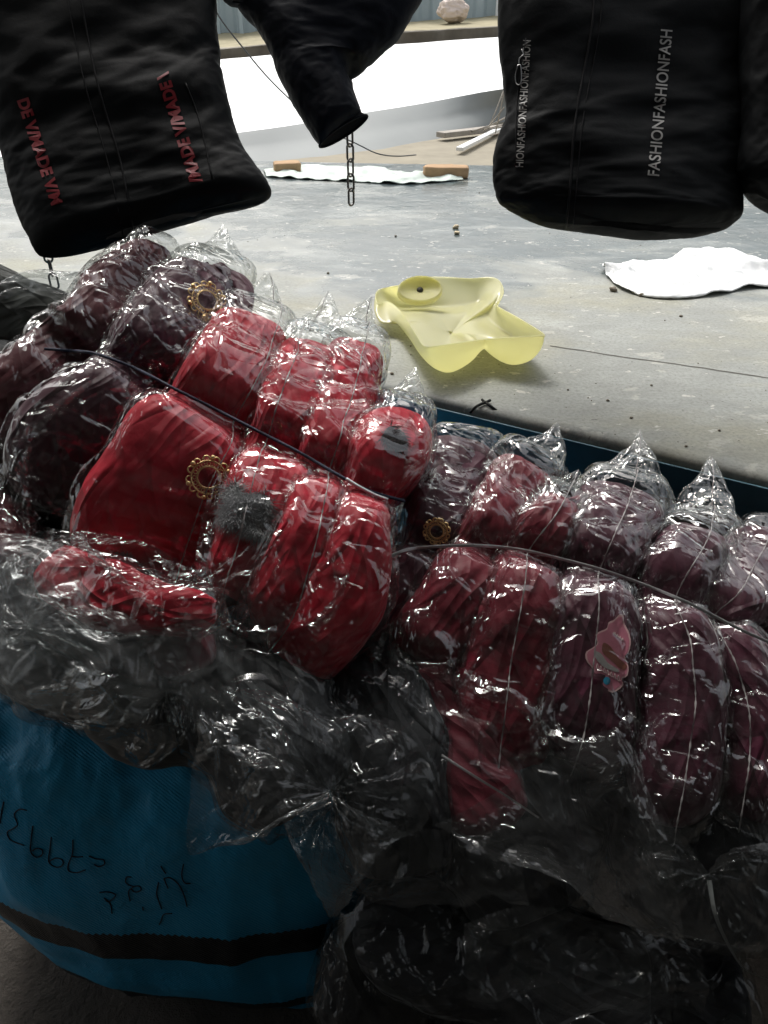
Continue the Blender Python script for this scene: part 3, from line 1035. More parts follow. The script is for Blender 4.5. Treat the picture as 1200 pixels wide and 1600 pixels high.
# ------------------------------------------------------------------ the big blue sack
SC = np.array([-0.30, 0.99, 0.385])
SR = (0.49, 0.40, 0.44)
def sack_grid(nu=200, nv=420):
    u = np.linspace(0.001, math.pi - .001, nu)[:, None]
    v = np.linspace(0, 2 * math.pi, nv, endpoint=False)[None, :]
    e1 = .72
    cu, su = np.cos(u), np.sin(u)
    z = np.sign(cu) * np.abs(cu) ** .85
    r = np.abs(su) ** .75
    x = r * np.sign(np.cos(v)) * np.abs(np.cos(v)) ** .9
    y = r * np.sign(np.sin(v)) * np.abs(np.sin(v)) ** .9
    X = np.stack([x * SR[0], y * SR[1], z * SR[2] + 0 * v], -1) + SC
    X[..., 2] = np.maximum(X[..., 2], 0.015)
    Nn = nrm((X - SC) / np.array(SR) ** 2)
    d = 0.020 * fbm(X, 3.5, 31, 3) + 0.005 * ridged(X * np.array([1, 1, .5]), 9, 33, 2)
    d += 0.004 * ridged(X, 22, 35, 2) * smoothstep(.45, .75, X[..., 2])
    X = X + Nn * d[..., None]
    X[..., 2] = np.maximum(X[..., 2], 0.014)
    return X
def m_sack():
    t = NT('blue_woven_sack')
    v = t.coord('Object')
    sep = t.n('ShaderNodeSeparateXYZ'); t.t.links.new(v, sep.inputs[0])
    z = t.math('ADD', sep.outputs['Z'], t.math('MULTIPLY', sep.outputs['X'], -0.04))
    z = t.math('ADD', z, t.math('MULTIPLY', t.math('SUBTRACT', t.noise(v, 3, 2), 0.5), 0.02))
    # zig-zag woven edge of the dark band
    saw = t.math('ABSOLUTE', t.math('SUBTRACT', t.math('FRACT', t.math('MULTIPLY', sep.outputs['X'], 95)), 0.5))
    z2 = t.math('ADD', z, t.math('MULTIPLY', saw, 0.010))
    s1 = t.math('MULTIPLY', t.math('GREATER_THAN', z, 0.380), t.math('LESS_THAN', z2, 0.452))
    s2 = t.math('MULTIPLY', t.math('GREATER_THAN', z, 0.150), t.math('LESS_THAN', z2, 0.215))
    s = t.math('MAXIMUM', s1, s2)
    c = t.mixc(t.noise(v, 5, 4), (0.006, 0.27, 0.54), (0.018, 0.38, 0.66))
    pale = t.ramp(t.noise(v, 8, 5, 0.7), [(0.5, (0,) * 3), (0.75, (1,) * 3)])
    c = t.mixc(t.math('MULTIPLY', pale, 0.25), c, (0.06, 0.22, 0.30))
    c = t.mixc(s, c, (0.010, 0.013, 0.016))
    # woven tape: fine diagonal ribs
    wv = t.n('ShaderNodeTexWave'); wv.wave_type = 'BANDS'; wv.bands_direction = 'DIAGONAL'
    wv.inputs['Scale'].default_value = 95; wv.inputs['Distortion'].default_value = 1.5
    wv.inputs['Detail Scale'].default_value = 3
    t.t.links.new(v, wv.inputs['Vector'])
    b = t.bump(wv.outputs['Fac'], 0.5, 0.0012)
    cr = t.math('ABSOLUTE', t.math('SUBTRACT', t.noise(t.coord('Object', (1, 1, .6)), 26, 5, 0.65, 0.5), 0.5))
    b = t.bump(cr, 0.6, 0.010, b)
    t.principled(c, 0.42, b, Specular_IOR_Level=0.5)
    return t.m
SX = sack_grid()
sack = grid_mesh('woven_sack', SX, m_sack(), None, True)
tag(sack, 'huge bulging blue woven sack with a black band and handwriting on its side', 'sack')
SB = bvh_of((SX, True))
INK = m_plain('black_ink', (0.006, 0.012, 0.03), 0.6)
def strokes(name, groups, parent, bv, r=0.0014, mat=None, lift=0.0006, n=26, dt=None):
    mb = MB()
    for g_ in groups:
        q = catmull(np.array(g_, float), max(6, min(n, 5 * len(g_)))) if len(g_) > 1 else g_
        pts = []
        for x, y in q:
            h_, nn = hit(bv, x, y)
            if h_ is None: continue
            pts.append(h_ + nn * lift)
        if len(pts) > 2: mb.tube(np.array(pts), r, 5)
    if mb.V: return mb.build(name, mat or INK, parent)
hw_ = []
def zz(pts, ox=0, oy=0, k=0.2833):   # coordinates read off an enlarged view (1200 wide = 340 px)
    return [(x * k + ox, y * k + oy) for x, y in pts]
OX, OY = 0, 1200
hw_ = [zz(g_, OX, OY) for g_ in [
    [(22, 185), (10, 240), (2, 305)],
    [(150, 232), (110, 226), (80, 255), (98, 310), (70, 335), (42, 352), (55, 390), (95, 412), (135, 425)],
    [(182, 318), (172, 400), (170, 460), (200, 490), (232, 478), (234, 450), (205, 442), (178, 455)],
    [(285, 380), (276, 450), (270, 515), (310, 545), (345, 535), (345, 505), (310, 495), (275, 512)],
    [(403, 395), (400, 470), (378, 530), (380, 565), (425, 575), (472, 560)],
    [(398, 485), (425, 490), (458, 488)],
    [(490, 485), (530, 500), (572, 505), (575, 530), (545, 542), (520, 530)],
    [(550, 685), (600, 682), (638, 700), (600, 735), (575, 715)],
    [(575, 715), (610, 750), (618, 800)],
    [(725, 600), (700, 600), (695, 630), (730, 650), (770, 650), (778, 672), (745, 682), (725, 665)],
    [(740, 650), (710, 680), (718, 732)],
    [(788, 765), (789, 775), (790, 782)],
    [(875, 630), (865, 690), (880, 740), (892, 775)],
    [(905, 608), (940, 605), (985, 640), (1015, 700), (1032, 762)],
    [(905, 608), (918, 640), (928, 662)],
    [(888, 540), (900, 560), (915, 580)],
    [(1012, 530), (1003, 590), (1020, 632), (1052, 635)],
    [(950, 800), (905, 805), (890, 840), (880, 862)],
]]
strokes('handwriting', hw_, sack, SB, 0.0009)

# ------------------------------------------------------------------ dark bundles under and around
G3 = 'dark bagged jackets under the two bundles'
def dark(pts, jr, mat, label, seed, h=.07, film=FILM_DARKER, **kw):
    return bagged('dark_bagged_jacket', pts, jr, mat, label, G3, 0, h, None, seed, .7, None, film_mat=film, excess=(1.12, 1.14), nv=96, **kw)
dark([(340, 960, 1.10, 90), (380, 1060, 1.00, 105), (430, 1160, .965, 120), (490, 1250, .96, 95), (515, 1290, .97, 50)], (.05, .93), DARKF,
     'black bagged jacket right under the curled red hem of the left bundle', 41, .09)
dark([(560, 960, 1.12, 80), (590, 1080, 1.02, 95), (610, 1200, .98, 100), (630, 1320, .97, 90), (640, 1400, 1.0, 60)], (.03, .96), DARKF,
     'black bagged jacket hanging between the left and right bundles', 42, .08)
dark([(760, 1180, 1.02, 110), (800, 1290, .98, 120), (830, 1390, .98, 120), (850, 1440, 1.0, 80)], (.03, .96), DARKF,
     'black bagged jacket under the loose clear flap of the right bundle', 43, .08)
dark([(1050, 1200, 1.02, 120), (1080, 1330, .97, 125), (1100, 1430, .96, 110), (1100, 1480, .98, 80)], (.03, .96), DARKF,
     'black bagged jacket under the seamed plum jackets', 44, .08)
dark([(510, 1440, 1.06, 45), (600, 1450, 1.02, 80), (720, 1480, 1.00, 95), (860, 1520, .99, 100), (1000, 1545, .99, 90), (1060, 1560, 1.0, 60)], (.05, .95), DARKF,
     'long black bagged jacket lying across the bottom of the photo', 45, .09, film=FILM_DARKER)
dark([(560, 1400, 1.08, 50), (580, 1480, 1.04, 75), (590, 1580, 1.02, 90), (600, 1680, 1.02, 90)], (.05, .95), DARKF,
     'black bagged jacket in crinkled film beside the lower right of the blue sack', 46, .08)
dark([(1180, 1240, 1.0, 80), (1230, 1340, .96, 90), (1260, 1450, .95, 100)], (.03, .96), DARKF,
     'dark bagged jacket at the right edge below the seamed plum one', 47, .08, film=FILM[0])
dark([(900, 1590, 1.02, 120), (1020, 1620, 1.0, 140), (1200, 1650, 1.0, 150)], (.03, .96), DARKF, 'black bagged jacket at the bottom right corner of the photo', 48, .09)
dark([(700, 1600, 1.05, 100), (820, 1640, 1.03, 120), (980, 1680, 1.02, 120)], (.03, .96), DARKF, 'black bagged jacket at the bottom edge right of the middle', 49, .09)
# left side
dark([(-40, 740, 1.28, 90), (60, 800, 1.22, 100), (180, 880, 1.17, 110), (300, 960, 1.14, 110), (420, 1020, 1.12, 100)], (.03, .97), DARKF, 'black bagged jacket in the gap beneath the plum jackets of the left bundle', 56, .07)
dark([(640, 740, 1.36, 60), (630, 830, 1.28, 80), (600, 940, 1.2, 90), (600, 1040, 1.14, 90)], (.03, .97), DARKF, 'black bagged jacket deep in the gap between both bundles', 57, .06)
dark([(-60, 860, 1.14, 60), (30, 900, 1.08, 80), (130, 950, 1.04, 85), (230, 1000, 1.03, 80), (310, 1040, 1.03, 60)], (.05, .95), DARKF,
     'charcoal bagged jacket lying on top of the blue sack', 50, .06, film=FILM_HAZY)
dark([(-60, 1000, 1.08, 40), (40, 1040, 1.03, 52), (140, 1075, 1.01, 54), (230, 1100, 1.01, 52), (300, 1130, 1.02, 40)], (.05, .95), DARKF,
     'charcoal bagged jacket bulging over the top of the blue sack', 51, .05, film=FILM_HAZY)
# dark red and red pieces below the left bundle
bagged('bagged_jacket', [(60, 860, 1.03, 34), (115, 905, .985, 48), (195, 938, .955, 46), (280, 955, .94, 34), (350, 950, .95, 26)], (.04, .97), RED,
       'folded red jacket peeking out below the buckled smooth red one', 'red jackets under the left bundle', 1, .030, None, 52, .8, None)
bagged('bagged_jacket', [(240, 960, 1.04, 34), (275, 1000, 1.0, 44), (300, 1035, .99, 40), (310, 1065, .99, 24)], (.08, .93), RED2,
       'small dark red roll in milky film under the knotted bag end', 'red jackets under the left bundle', 0, .04, None, 53, .6, None, film_mat=FILM_HAZY)
bagged('bagged_jacket', [(-60, 760, 1.16, 40), (-20, 810, 1.12, 50), (10, 850, 1.09, 46), (30, 890, 1.08, 24)], (.05, .95), RED2,
       'dark red jacket end showing at the left edge above the crumpled bags', 'red jackets under the left bundle', 0, .04, None, 54, .6, None)
bagged('bagged_jacket', [(655, 960, 1.10, 56), (675, 1050, 1.045, 62), (700, 1130, 1.01, 70), (730, 1200, .985, 74), (765, 1270, .97, 66), (785, 1330, .97, 40)], (.03, .95), MAROON,  # deep red cloth given darker maroon: shade from the bundle above, painted in
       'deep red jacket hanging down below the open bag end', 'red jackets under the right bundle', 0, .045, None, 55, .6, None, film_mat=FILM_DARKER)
# grey green jacket at the left edge
def cloth_lump(name, pts, mat, label, cat, h, seed, parent=None, e=1.06):
    C, T, N, W, hw, u = spine_frames(pts, 100)
    s = u / u[-1]
    pe = np.sqrt(np.clip(1 - (1 - np.minimum(np.clip(s / .14, 0, 1), np.clip((1 - s) / .14, 0, 1))) ** 2, 0, 1))
    th = np.linspace(0, 2 * math.pi, 96, endpoint=False)
    sx = np.sign(np.cos(th)) * np.abs(np.cos(th)) ** .8
    sy = np.sign(np.sin(th)) * np.abs(np.sin(th)) ** .8
    Cc = C - N * h
    J = Cc[:, None] + W[:, None] * ((hw * (.3 + .7 * pe))[:, None] * sx[None])[..., None] + N[:, None] * ((h * pe)[:, None] * sy[None])[..., None]
    nn = max(33, int(u[-1] / .006 / 8) * 8 + 1)
    J = resamp(J, nn, 0)
    Nn = smooth_n(nrm(J - resamp(Cc, nn, 0)[:, None] + 1e-6), True, 4)
    J = J + Nn * (.012 * fbm(J, 10, seed, 2) + .004 * ridged(J, 14, seed + 1, 2))[..., None]
    J = crumple(J, Nn, e, e, .010, -.006, .008, 50, .85, True, seed, 3, .004)
    o = grid_mesh(name, J, mat, parent, True)
    if parent is None: tag(o, label, cat)
    return o, J
og, OJ = cloth_lump('grey_green_jacket', [(-120, 500, 1.38, 60), (-40, 490, 1.36, 68), (40, 505, 1.34, 56), (100, 525, 1.33, 44), (140, 545, 1.33, 30)], OLIVE,
           'folded grey green jacket behind the left end of the red bundle', 'jacket', .05, 60)
dk, _ = cloth_lump('dark_cloth', [(-120, 590, 1.36, 50), (-30, 590, 1.33, 55), (40, 610, 1.30, 40), (80, 640, 1.28, 30)], DARKF,
           'dark cloth beneath the grey green jacket at the left edge', 'cloth', .05, 61)
GREEN = m_plain('green_plastic', (0.03, 0.22, 0.03), 0.4)
gb, _ = cloth_lump('green_scrap', [(0, 572, 1.262, 5), (8, 571, 1.258, 7), (16, 571, 1.258, 5)], GREEN, 'small bright green scrap at the left edge below the grey green jacket', 'scrap', .004, 62)

FILM_FLAP = m_plastic('scuffed_film', 0.03, 0.07, 0.08, 1.0, 0.8, (0.9, 0.91, 0.91), 2.3)
def sleeve_in(root, D, rows, mat, h, seed, name='folded_sleeve', dt=.006):
    cloth_lump(name, [(x, y, D(x, y) + dt, w) for x, y, w in rows], mat, None, None, h, seed, root[0])
sleeve_in(b2['b'], D2, [(604, 1000, 14), (622, 1045, 22), (655, 1062, 24), (684, 1035, 20), (690, 985, 14)], RED2, .016, 201)
sleeve_in(b2['c'], D2, [(842, 820, 12), (868, 792, 15), (900, 785, 15), (925, 800, 12)], RED2, .012, 203)
sleeve_in(b1['b'], D1, [(318, 415, 12), (345, 428, 20), (372, 450, 20), (378, 488, 12)], PLUM, .016, 205)
sleeve_in(b1['e'], D1, [(450, 840, 12), (478, 880, 18), (500, 930, 18), (498, 975, 12)], RED, .014, 206)
sleeve_in(b2['e'], D2, [(1030, 1040, 14), (1060, 1060, 18), (1092, 1052, 18), (1112, 1030, 12)], PLUM, .012, 207)
sleeve_in(b2['c'], D2, [(745, 1075, 14), (790, 1092, 20), (840, 1085, 20), (868, 1062, 14)], RED2, .013, 208)
# ------------------------------------------------------------------ loose film
def film_sheet(name, top, bot, label, seed=0, mat=None, e=1.12, hi=.02, n=(97, 113), parent=None, group='loose clear bags'):
    a = catmull(np.array(top, float), n[1])
    b = catmull(np.array(bot, float), n[1])
    A = np.array([P(*q) for q in a]); B_ = np.array([P(*q) for q in b])
    k = np.linspace(0, 1, n[0])[:, None, None]
    X = A[None] * (1 - k) + B_[None] * k
    bow = np.sin(np.pi * k) * 0.02
    N = normals(X)
    if (N * (CAM - X)).sum() < 0: N = -N
    X = X + N * (bow + .010 * fbm(X, 7, seed, 3)[..., None])
    N = smooth_n(N, False, 3)
    X = crumple(X, N, e, e, hi, -hi * .6, .014, 60, .4, False, seed, 4, .005)
    o = grid_mesh(name, X, mat or FILM[0], parent)
    if parent is None: tag(o, label, 'plastic bag', group)
    return o

def gathered(name, knot, rim, label, seed=0, mat=None, pleats=26, parent=None, depth=.03, group='loose clear bags', closed=False, power=.8, full=.5):
    """film pulled together at a knot: pleats radiate from it"""
    K = P(*knot)
    nv = 193
    r = catmull(np.array(rim, float), nv)
    Rm = np.array([P(*q) for q in r])
    nu = 73
    k = np.linspace(0.012, 1, nu)[:, None, None]
    X = K[None, None] * (1 - k ** power) + Rm[None] * k ** power
    mid = Rm.mean(0)
    V = nrm(CAM - mid)
    X = X + V * (depth * np.sin(np.pi * np.clip(k, 0, 1)) * .5)
    rs = np.random.RandomState(seed)
    ph = np.cumsum(rs.rand(nv) * 2 * math.pi * pleats / nv * 2)
    ph = np.convolve(ph, np.ones(3) / 3, 'same')
    amp = .010 * k[..., 0] ** .7 * (1 - .8 * k[..., 0]) * (1 + .8 * noise(X, 14, seed + 2))
    tri = 2 / math.pi * np.arcsin(np.sin(ph * .55 + 5.5 * noise(X, 8, seed)))
    X = X + V * (.030 * fbm(X, 8, seed + 8, 3) * np.minimum(1, k[..., 0] * 3))[..., None]
    X = X + V * (amp * tri)[..., None]
    sh_ = np.stack([noise(X, 12, seed + 31), noise(X, 12, seed + 32), noise(X, 12, seed + 33)], -1)
    X = X + sh_ * .016 * np.sin(np.pi * np.clip(k, 0, 1)) ** .7
    N = normals(X)
    if (N * (CAM - X)).sum() < 0: N = -N
    N = smooth_n(N, False, 4)
    X = crumple(X, N, 1.10, 1.12, .016, -.012, .014, 60, .35, False, seed, 4, .005)
    o = grid_mesh(name, X, mat or FILM_HAZY, parent)
    if parent is None: tag(o, label, 'plastic bag', group)
    return o

def rimt(pts, t0, t1=None):
    t1 = t0 if t1 is None else t1
    n_ = len(pts)
    return [(x, y, t0 + (t1 - t0) * i / max(1, n_ - 1)) for i, (x, y) in enumerate(pts)]

gathered('loose_bag', (42, 983, .945), [(-40, 990, 1.0), (-40, 880, 1.02), (30, 845, 1.03), (110, 870, 1.0), (200, 940, .975), (270, 1010, .97), (240, 1080, .965), (180, 1115, .96), (90, 1110, .955), (10, 1080, .96), (-40, 1050, .97)],
         'milky crumpled bag gathered into a star shaped knot at the left edge', 70, None, 22)
film_sheet('loose_bag', [(30, 850, 1.02), (60, 890, 1.00), (120, 935, .985), (210, 975, .955), (300, 990, .945)], [(-20, 900, 1.04), (20, 960, 1.0), (110, 1010, .98), (220, 1060, .97), (320, 1080, .96)],
           'milky film sheet between the plum jacket and the knotted bag', 71, FILM_HAZY)
gathered('loose_bag', (262, 1080, .94), [(110, 1050, .96), (90, 1110, .96), (150, 1145, .955), (215, 1190, .955), (262, 1170, .95), (300, 1110, .96), (300, 1060, .97)],
         'crumpled bag end gathered over the top of the blue sack', 72, FILM[0], 20)
film_sheet('loose_bag', [(235, 990, .97), (280, 960, .95), (340, 985, .935), (380, 1010, .93)], [(250, 1060, .965), (300, 1120, .955), (330, 1160, .95), (345, 1210, .95)],
           'milky film flap hanging below the knot of the buckled red bag', 73, FILM_HAZY)
film_sheet('loose_bag', [(130, 830, 1.0), (220, 850, .975), (300, 880, .96), (380, 860, .955), (440, 800, .96)], [(110, 880, 1.0), (200, 925, .975), (290, 965, .95), (370, 975, .945), (440, 985, .945)],
           'clear film end spread over the lower part of the red jackets', 74, FILM_DARKER, 1.08, .012)
gathered('loose_bag', (515, 1238, .885), [(330, 1060, .95), (318, 1130, .93), (312, 1210, .92), (303, 1320, .905), (340, 1318, .90), (400, 1296, .90), (460, 1262, .895), (505, 1245, .89)],
         'clear bag flap pointing to the lower left over the blue sack', 75, FILM_FLAP, 16)
gathered('loose_bag', (513, 1240, .885), [(440, 1262, .90), (470, 1330, .905), (498, 1390, .91), (520, 1425, .915), (550, 1390, .91), (590, 1330, .91), (640, 1300, .92)],
         'clear bag flap with its tip hanging lowest over the right side of the blue sack', 76, FILM_FLAP, 18)
gathered('loose_bag', (517, 1238, .885), [(360, 1080, .94), (430, 1090, .92), (500, 1120, .915), (580, 1130, .92), (650, 1170, .92), (670, 1230, .915), (650, 1290, .92), (600, 1310, .91)],
         'clear bag gathered at a knot over the black jackets in the middle', 77, FILM_DARKER, 24)
film_sheet('loose_bag', [(690, 1290, .89), (780, 1240, .87), (860, 1190, .862), (950, 1150, .865), (990, 1180, .87)], [(860, 1330, .875), (900, 1390, .87), (950, 1430, .868), (1010, 1450, .866), (1058, 1462, .866)],
           'long clear bag flap with a pointed corner below the plum jackets', 78, FILM_FLAP, 1.07, .010)
gathered('loose_bag', (1105, 1362, .865), [(1030, 1280, .88), (1015, 1330, .88), (1010, 1400, .88), (1050, 1440, .885), (1120, 1470, .88), (1210, 1470, .88), (1250, 1400, .875), (1240, 1330, .87), (1150, 1325, .87)],
         'clear bag gathered into a knot at the lower right corner', 79, FILM_DARKER, 28)
film_sheet('loose_bag', [(560, 1330, .93), (640, 1300, .915), (720, 1310, .91), (800, 1330, .90)], [(570, 1400, .95), (650, 1410, .94), (740, 1400, .93), (820, 1410, .92)],
           'dull crumpled film below the hanging deep red jacket', 80, FILM_DARKER)
film_sheet('loose_bag', [(740, 1450, .93), (840, 1430, .92), (960, 1450, .92), (1080, 1480, .93)], [(740, 1540, .95), (840, 1560, .95), (960, 1570, .95), (1080, 1580, .95)],
           'dull crumpled film over the black jacket at the bottom of the photo', 81, FILM_DARKER)
film_sheet('loose_bag', [(-60, 470, 1.36), (0, 462, 1.37), (60, 448, 1.38), (130, 438, 1.37)], [(-60, 530, 1.31), (0, 488, 1.33), (50, 465, 1.33), (120, 462, 1.31)],
           'white shiny film lying on the grey green jacket', 82, FILM_HAZY, 1.1, .012)
# loose open ends of the bags: a folded lip of film that catches the light
def lip(root, path, w0, w1, dt, seed, n=81):
    q = catmull(np.array(path, float), n)
    C = over(path, .006, n)
    T = nrm(np.gradient(C, axis=0)); V = nrm(CAM - C); S = nrm(np.cross(T, V))
    k = np.linspace(-1, 1, 17)[None, :, None]
    w = (w0 + (w1 - w0) * np.linspace(0, 1, n))[:, None, None]
    X = C[:, None] + S[:, None] * k * w + V[:, None] * (.006 * (1 - k ** 2) + dt)
    X = X + V[:, None] * (.004 * noise(X, 60, seed))[..., None]
    N = normals(X)
    if (N * (CAM - X)).sum() < 0: N = -N
    X = crumple(X, N, 1.06, 1.12, .008, -.004, .006, 40, .4, False, seed, 2, .003)
    grid_mesh('bag_lip', X, FILM[0], root[0])
lip(b2['b'], [(672, 955), (628, 968), (592, 1000), (583, 1040), (602, 1072), (640, 1086)], .006, .010, 0, 301)
lip(b2['d'], [(852, 1090), (866, 1140), (905, 1163), (955, 1152), (992, 1120)], .009, .006, .002, 302)
lip(b2['c'], [(722, 1060), (760, 1078), (805, 1092), (836, 1118), (848, 1150)], .010, .006, .002, 303)
lip(b1['b'], [(120, 600), (60, 650), (32, 712), (34, 780), (62, 830), (110, 846)], .012, .010, .002, 304)
lip(b1['d'], [(352, 742), (330, 800), (318, 880), (330, 940), (372, 985), (430, 990)], .008, .009, .003, 305)
lip(b1['f'], [(520, 860), (532, 900), (520, 950), (486, 985)], .007, .006, .002, 306)
lip(b1['c'], [(150, 905), (200, 930), (258, 950), (300, 900), (335, 830)], .006, .006, .003, 307)
lip(b2['e'], [(1010, 1130), (1020, 1180), (1045, 1215), (1082, 1228)], .006, .005, .002, 308)
# twisted film rope
tw = [(118, 836, 1.0), (160, 880, .97), (210, 925, .95), (262, 962, .94), (312, 990, .935)]
q = catmull(np.array(tw, float), 80)
C = np.array([P(*a) for a in q])
X = tube(C, .005 + .0015 * np.sin(np.arange(80) * .5), 20)
ang = np.arange(80)[:, None] * .35 + np.linspace(0, 2 * math.pi, 20, endpoint=False)[None]
X = C[:, None] + (X - C[:, None]) * (1 + .35 * np.sin(3 * ang))[..., None]
o = grid_mesh('twisted_bag_end', X, FILM_HAZY, None, True)
tag(o, 'twisted rope of film running across the lower edge of the buckled red jacket', 'plastic bag')
# grey cloth over the sack
gc, _ = cloth_lump('grey_cloth', [(130, 1120, 1.0, 14), (190, 1150, .99, 26), (250, 1165, .985, 30), (310, 1180, .985, 26), (340, 1200, .99, 20)], GREYF,
           'grey cloth edge folded over the top of the blue sack', 'cloth', .02, 63)
# ================================================================== HANGING JACKETS
def hang_loft(name, L, Rr, t, th, mat, parent, seed, n=160, nv=128, e=(1.012, 1.012), quilt=None, dt=0.0, closed_end=True):
    """flat puffy tube between a left and a right outline (pixel paths with equal parameter)"""
    l = catmull(np.array(L, float), n); r = catmull(np.array(Rr, float), n)
    tt = np.linspace(0, 1, n) * dt + t
    A = np.array([P(x, y, q) for (x, y), q in zip(l, tt)]); B_ = np.array([P(x, y, q) for (x, y), q in zip(r, tt)])
    C = (A + B_) / 2
    Wv = (B_ - A) / 2
    T = nrm(np.gradient(C, axis=0))
    N = nrm(np.cross(T, Wv))
    if (N * (CAM - C)).sum() < 0: N = -N
    a = np.linspace(0, 2 * math.pi, nv, endpoint=False)
    sx = np.sign(np.cos(a)) * np.abs(np.cos(a)) ** .75
    sy = np.sign(np.sin(a)) * np.abs(np.sin(a)) ** .9
    s = np.linspace(0, 1, n)
    end = np.sqrt(np.clip(1 - (1 - np.clip((1 - s) / .05, 0, 1)) ** 2, .0, 1))
    hh = th * (.35 + .65 * end)
    if quilt:
        hh = hh * (1 - .30 * np.exp(-(((s * quilt) % 1 - .5) / .07) ** 2))
    J = C[:, None] + Wv[:, None] * (sx[None] * (.985 + .015 * end[:, None]))[..., None] + N[:, None] * (hh[:, None] * sy[None])[..., None]
    if closed_end:
        J[-1] = C[-1] + (J[-1] - C[-1]) * np.array([1, 1, 1]) * .97
        J = np.concatenate([J, (C[-1] + (J[-1] - C[-1]) * .45)[None]], 0)
    m = J.shape[0]
    nn = int(round(m / 8)) * 8 + 1
    J = resamp(J, nn, 0)
    Nn = normals(J, True)
    Cr = resamp(np.concatenate([C, C[-1:]], 0)[:m], nn, 0)
    if (Nn * (J - Cr[:, None])).sum() < 0: Nn = -Nn
    Nn = smooth_n(Nn, True, 3)
    J = J + Nn * (.008 * fbm(J, 6, seed, 2) + .0015 * ridged(J, 9, seed + 1, 1))[..., None]
    J = crumple(J, Nn, e[0], e[1], .008, -.006, .008, 45, .85, True, seed, 3, .004)
    return grid_mesh(name, J, mat, parent, True), J

def lines_on(name, paths, parent, J, r, mat, lift=.0006, n=60):
    return strokes(name, paths, parent, bvh_of((J, True)), r, mat, lift, n)

def text_on(name, body, J, x0, y0, x1, y1, hpx, mat, parent, flip=1, lift=.0016, bold=.02):
    """letters laid on a surface; the line runs from (x0,y0) to (x1,y1), letters stand hpx high"""
    cu = bpy.data.curves.new(name, 'FONT')
    cu.body = body
    cu.size = 1
    cu.offset = bold
    cu.space_character = 1.02
    tmp = bpy.data.objects.new('lettering_source', cu)
    col.objects.link(tmp)
    bpy.context.view_layer.update()
    dg = bpy.context.evaluated_depsgraph_get()
    me = bpy.data.meshes.new_from_object(tmp.evaluated_get(dg))
    bpy.data.objects.remove(tmp)
    V = np.array([v.co[:] for v in me.vertices])
    F = [list(p.vertices) for p in me.polygons]
    wtot = V[:, 0].max() - V[:, 0].min()
    hmax = V[:, 1].max()
    d = np.array([x1 - x0, y1 - y0], float)
    Ln = np.linalg.norm(d); d /= Ln
    up = np.array([d[1], -d[0]]) * flip
    bv = bvh_of((J, True))
    out = []
    for v in V:
        q = np.array([x0, y0]) + d * (v[0] - V[:, 0].min()) / wtot * Ln + up * v[1] / hmax * hpx
        h_, nn = hit(bv, q[0], q[1])
        if h_ is None: h_, nn = P(q[0], q[1], 1.4), np.array([0, -1.0, 0])
        out.append(h_ - FW * lift)
    bpy.data.meshes.remove(me)
    return mesh(name, out, F, mat, parent, False)

REDINK = m_plain('red_print', (0.26, 0.010, 0.018), 0.5, 0, 0, 80, 0.25)
GREYINK = m_plain('grey_print', (0.36, 0.35, 0.33), 0.4, 0, 0, 80, 0.3)
TRIM = m_plain('black_trim', (0.012, 0.012, 0.013), 0.7, Specular_IOR_Level=.15)
PULL = m_plain('steel_pull', (0.55, 0.55, 0.55), 0.3, 0.9)
GH = 'black jackets hanging over the pile'
# left jacket
rt = empty('hanging_jacket', P(180, 100, 1.42))
tag(rt, 'black puffer jacket with red printed stripes hanging at the upper left', 'jacket', GH)
_, JL = hang_loft('body', [(-70, -420), (-110, -250), (-95, -50), (-40, 110), (2, 222), (22, 285), (38, 340), (62, 396)],
                  [(330, -420), (340, -250), (336, -60), (338, 60), (342, 120), (366, 205), (392, 258), (418, 300)], 1.46, .050, BLACKF, rt, 101, dt=-.07)
text_on('red_lettering', '/MADE V/MADE \\', JL, 316, 284, 262, 112, 19, REDINK, rt, bold=.045)
text_on('red_lettering', 'DE V/MADE V/M', JL, 28, 158, 82, 322, 18, REDINK, rt, bold=.045)
lines_on('pocket_zip', [[(290, 130), (312, 190), (332, 280)]], rt, JL, .0016, TRIM)
lines_on('front_seam', [[(118, -50), (150, 120), (190, 260), (212, 386)]], rt, JL, .0020, TRIM)
lines_on('front_seam', [[(96, -50), (130, 120), (170, 260), (196, 388)]], rt, JL, .0012, TRIM)
hang_loft('sleeve', [(-160, -380), (-210, -200), (-190, -20), (-130, 120), (-90, 190)], [(-70, -380), (-70, -200), (-50, -20), (-8, 110), (14, 150), ], 1.50, .045, BLACKF, rt, 102, 96, 96)
# right jacket
rr = empty('hanging_jacket', P(960, 100, 1.36))
tag(rr, 'black jacket with grey FASHION lettering hanging at the upper right', 'jacket', GH)
_, JR = hang_loft('body', [(800, -420), (790, -260), (792, -100), (786, 0), (781, 90), (786, 170), (776, 215), (769, 262), (770, 292), (782, 320), (835, 338)],
                  [(1180, -420), (1200, -260), (1205, -100), (1195, 0), (1180, 90), (1172, 160), (1166, 220), (1160, 270), (1159, 308), (1158, 336), (1142, 352)], 1.40, .052, BLACKF, rr, 103, quilt=None, dt=-.04)
text_on('grey_lettering', 'FASHIONFASHIONFASH', JR, 1029, 276, 1050, 48, 18, GREYINK, rr, bold=.012)
text_on('grey_lettering', 'HIONFASHIONFASHIONFASHION', JR, 817, 262, 829, 64, 12, GREYINK, rr, bold=.01)
lines_on('front_zip', [[(930, -60), (925, 40), (900, 180), (890, 300), (884, 356)]], rr, JR, .0022, TRIM)
lines_on('front_zip', [[(942, -60), (937, 40), (912, 180), (900, 300), (895, 356)]], rr, JR, .0012, TRIM)
lines_on('pocket_zip', [[(822, 60), (808, 160), (806, 255)]], rr, JR, .0014, TRIM)
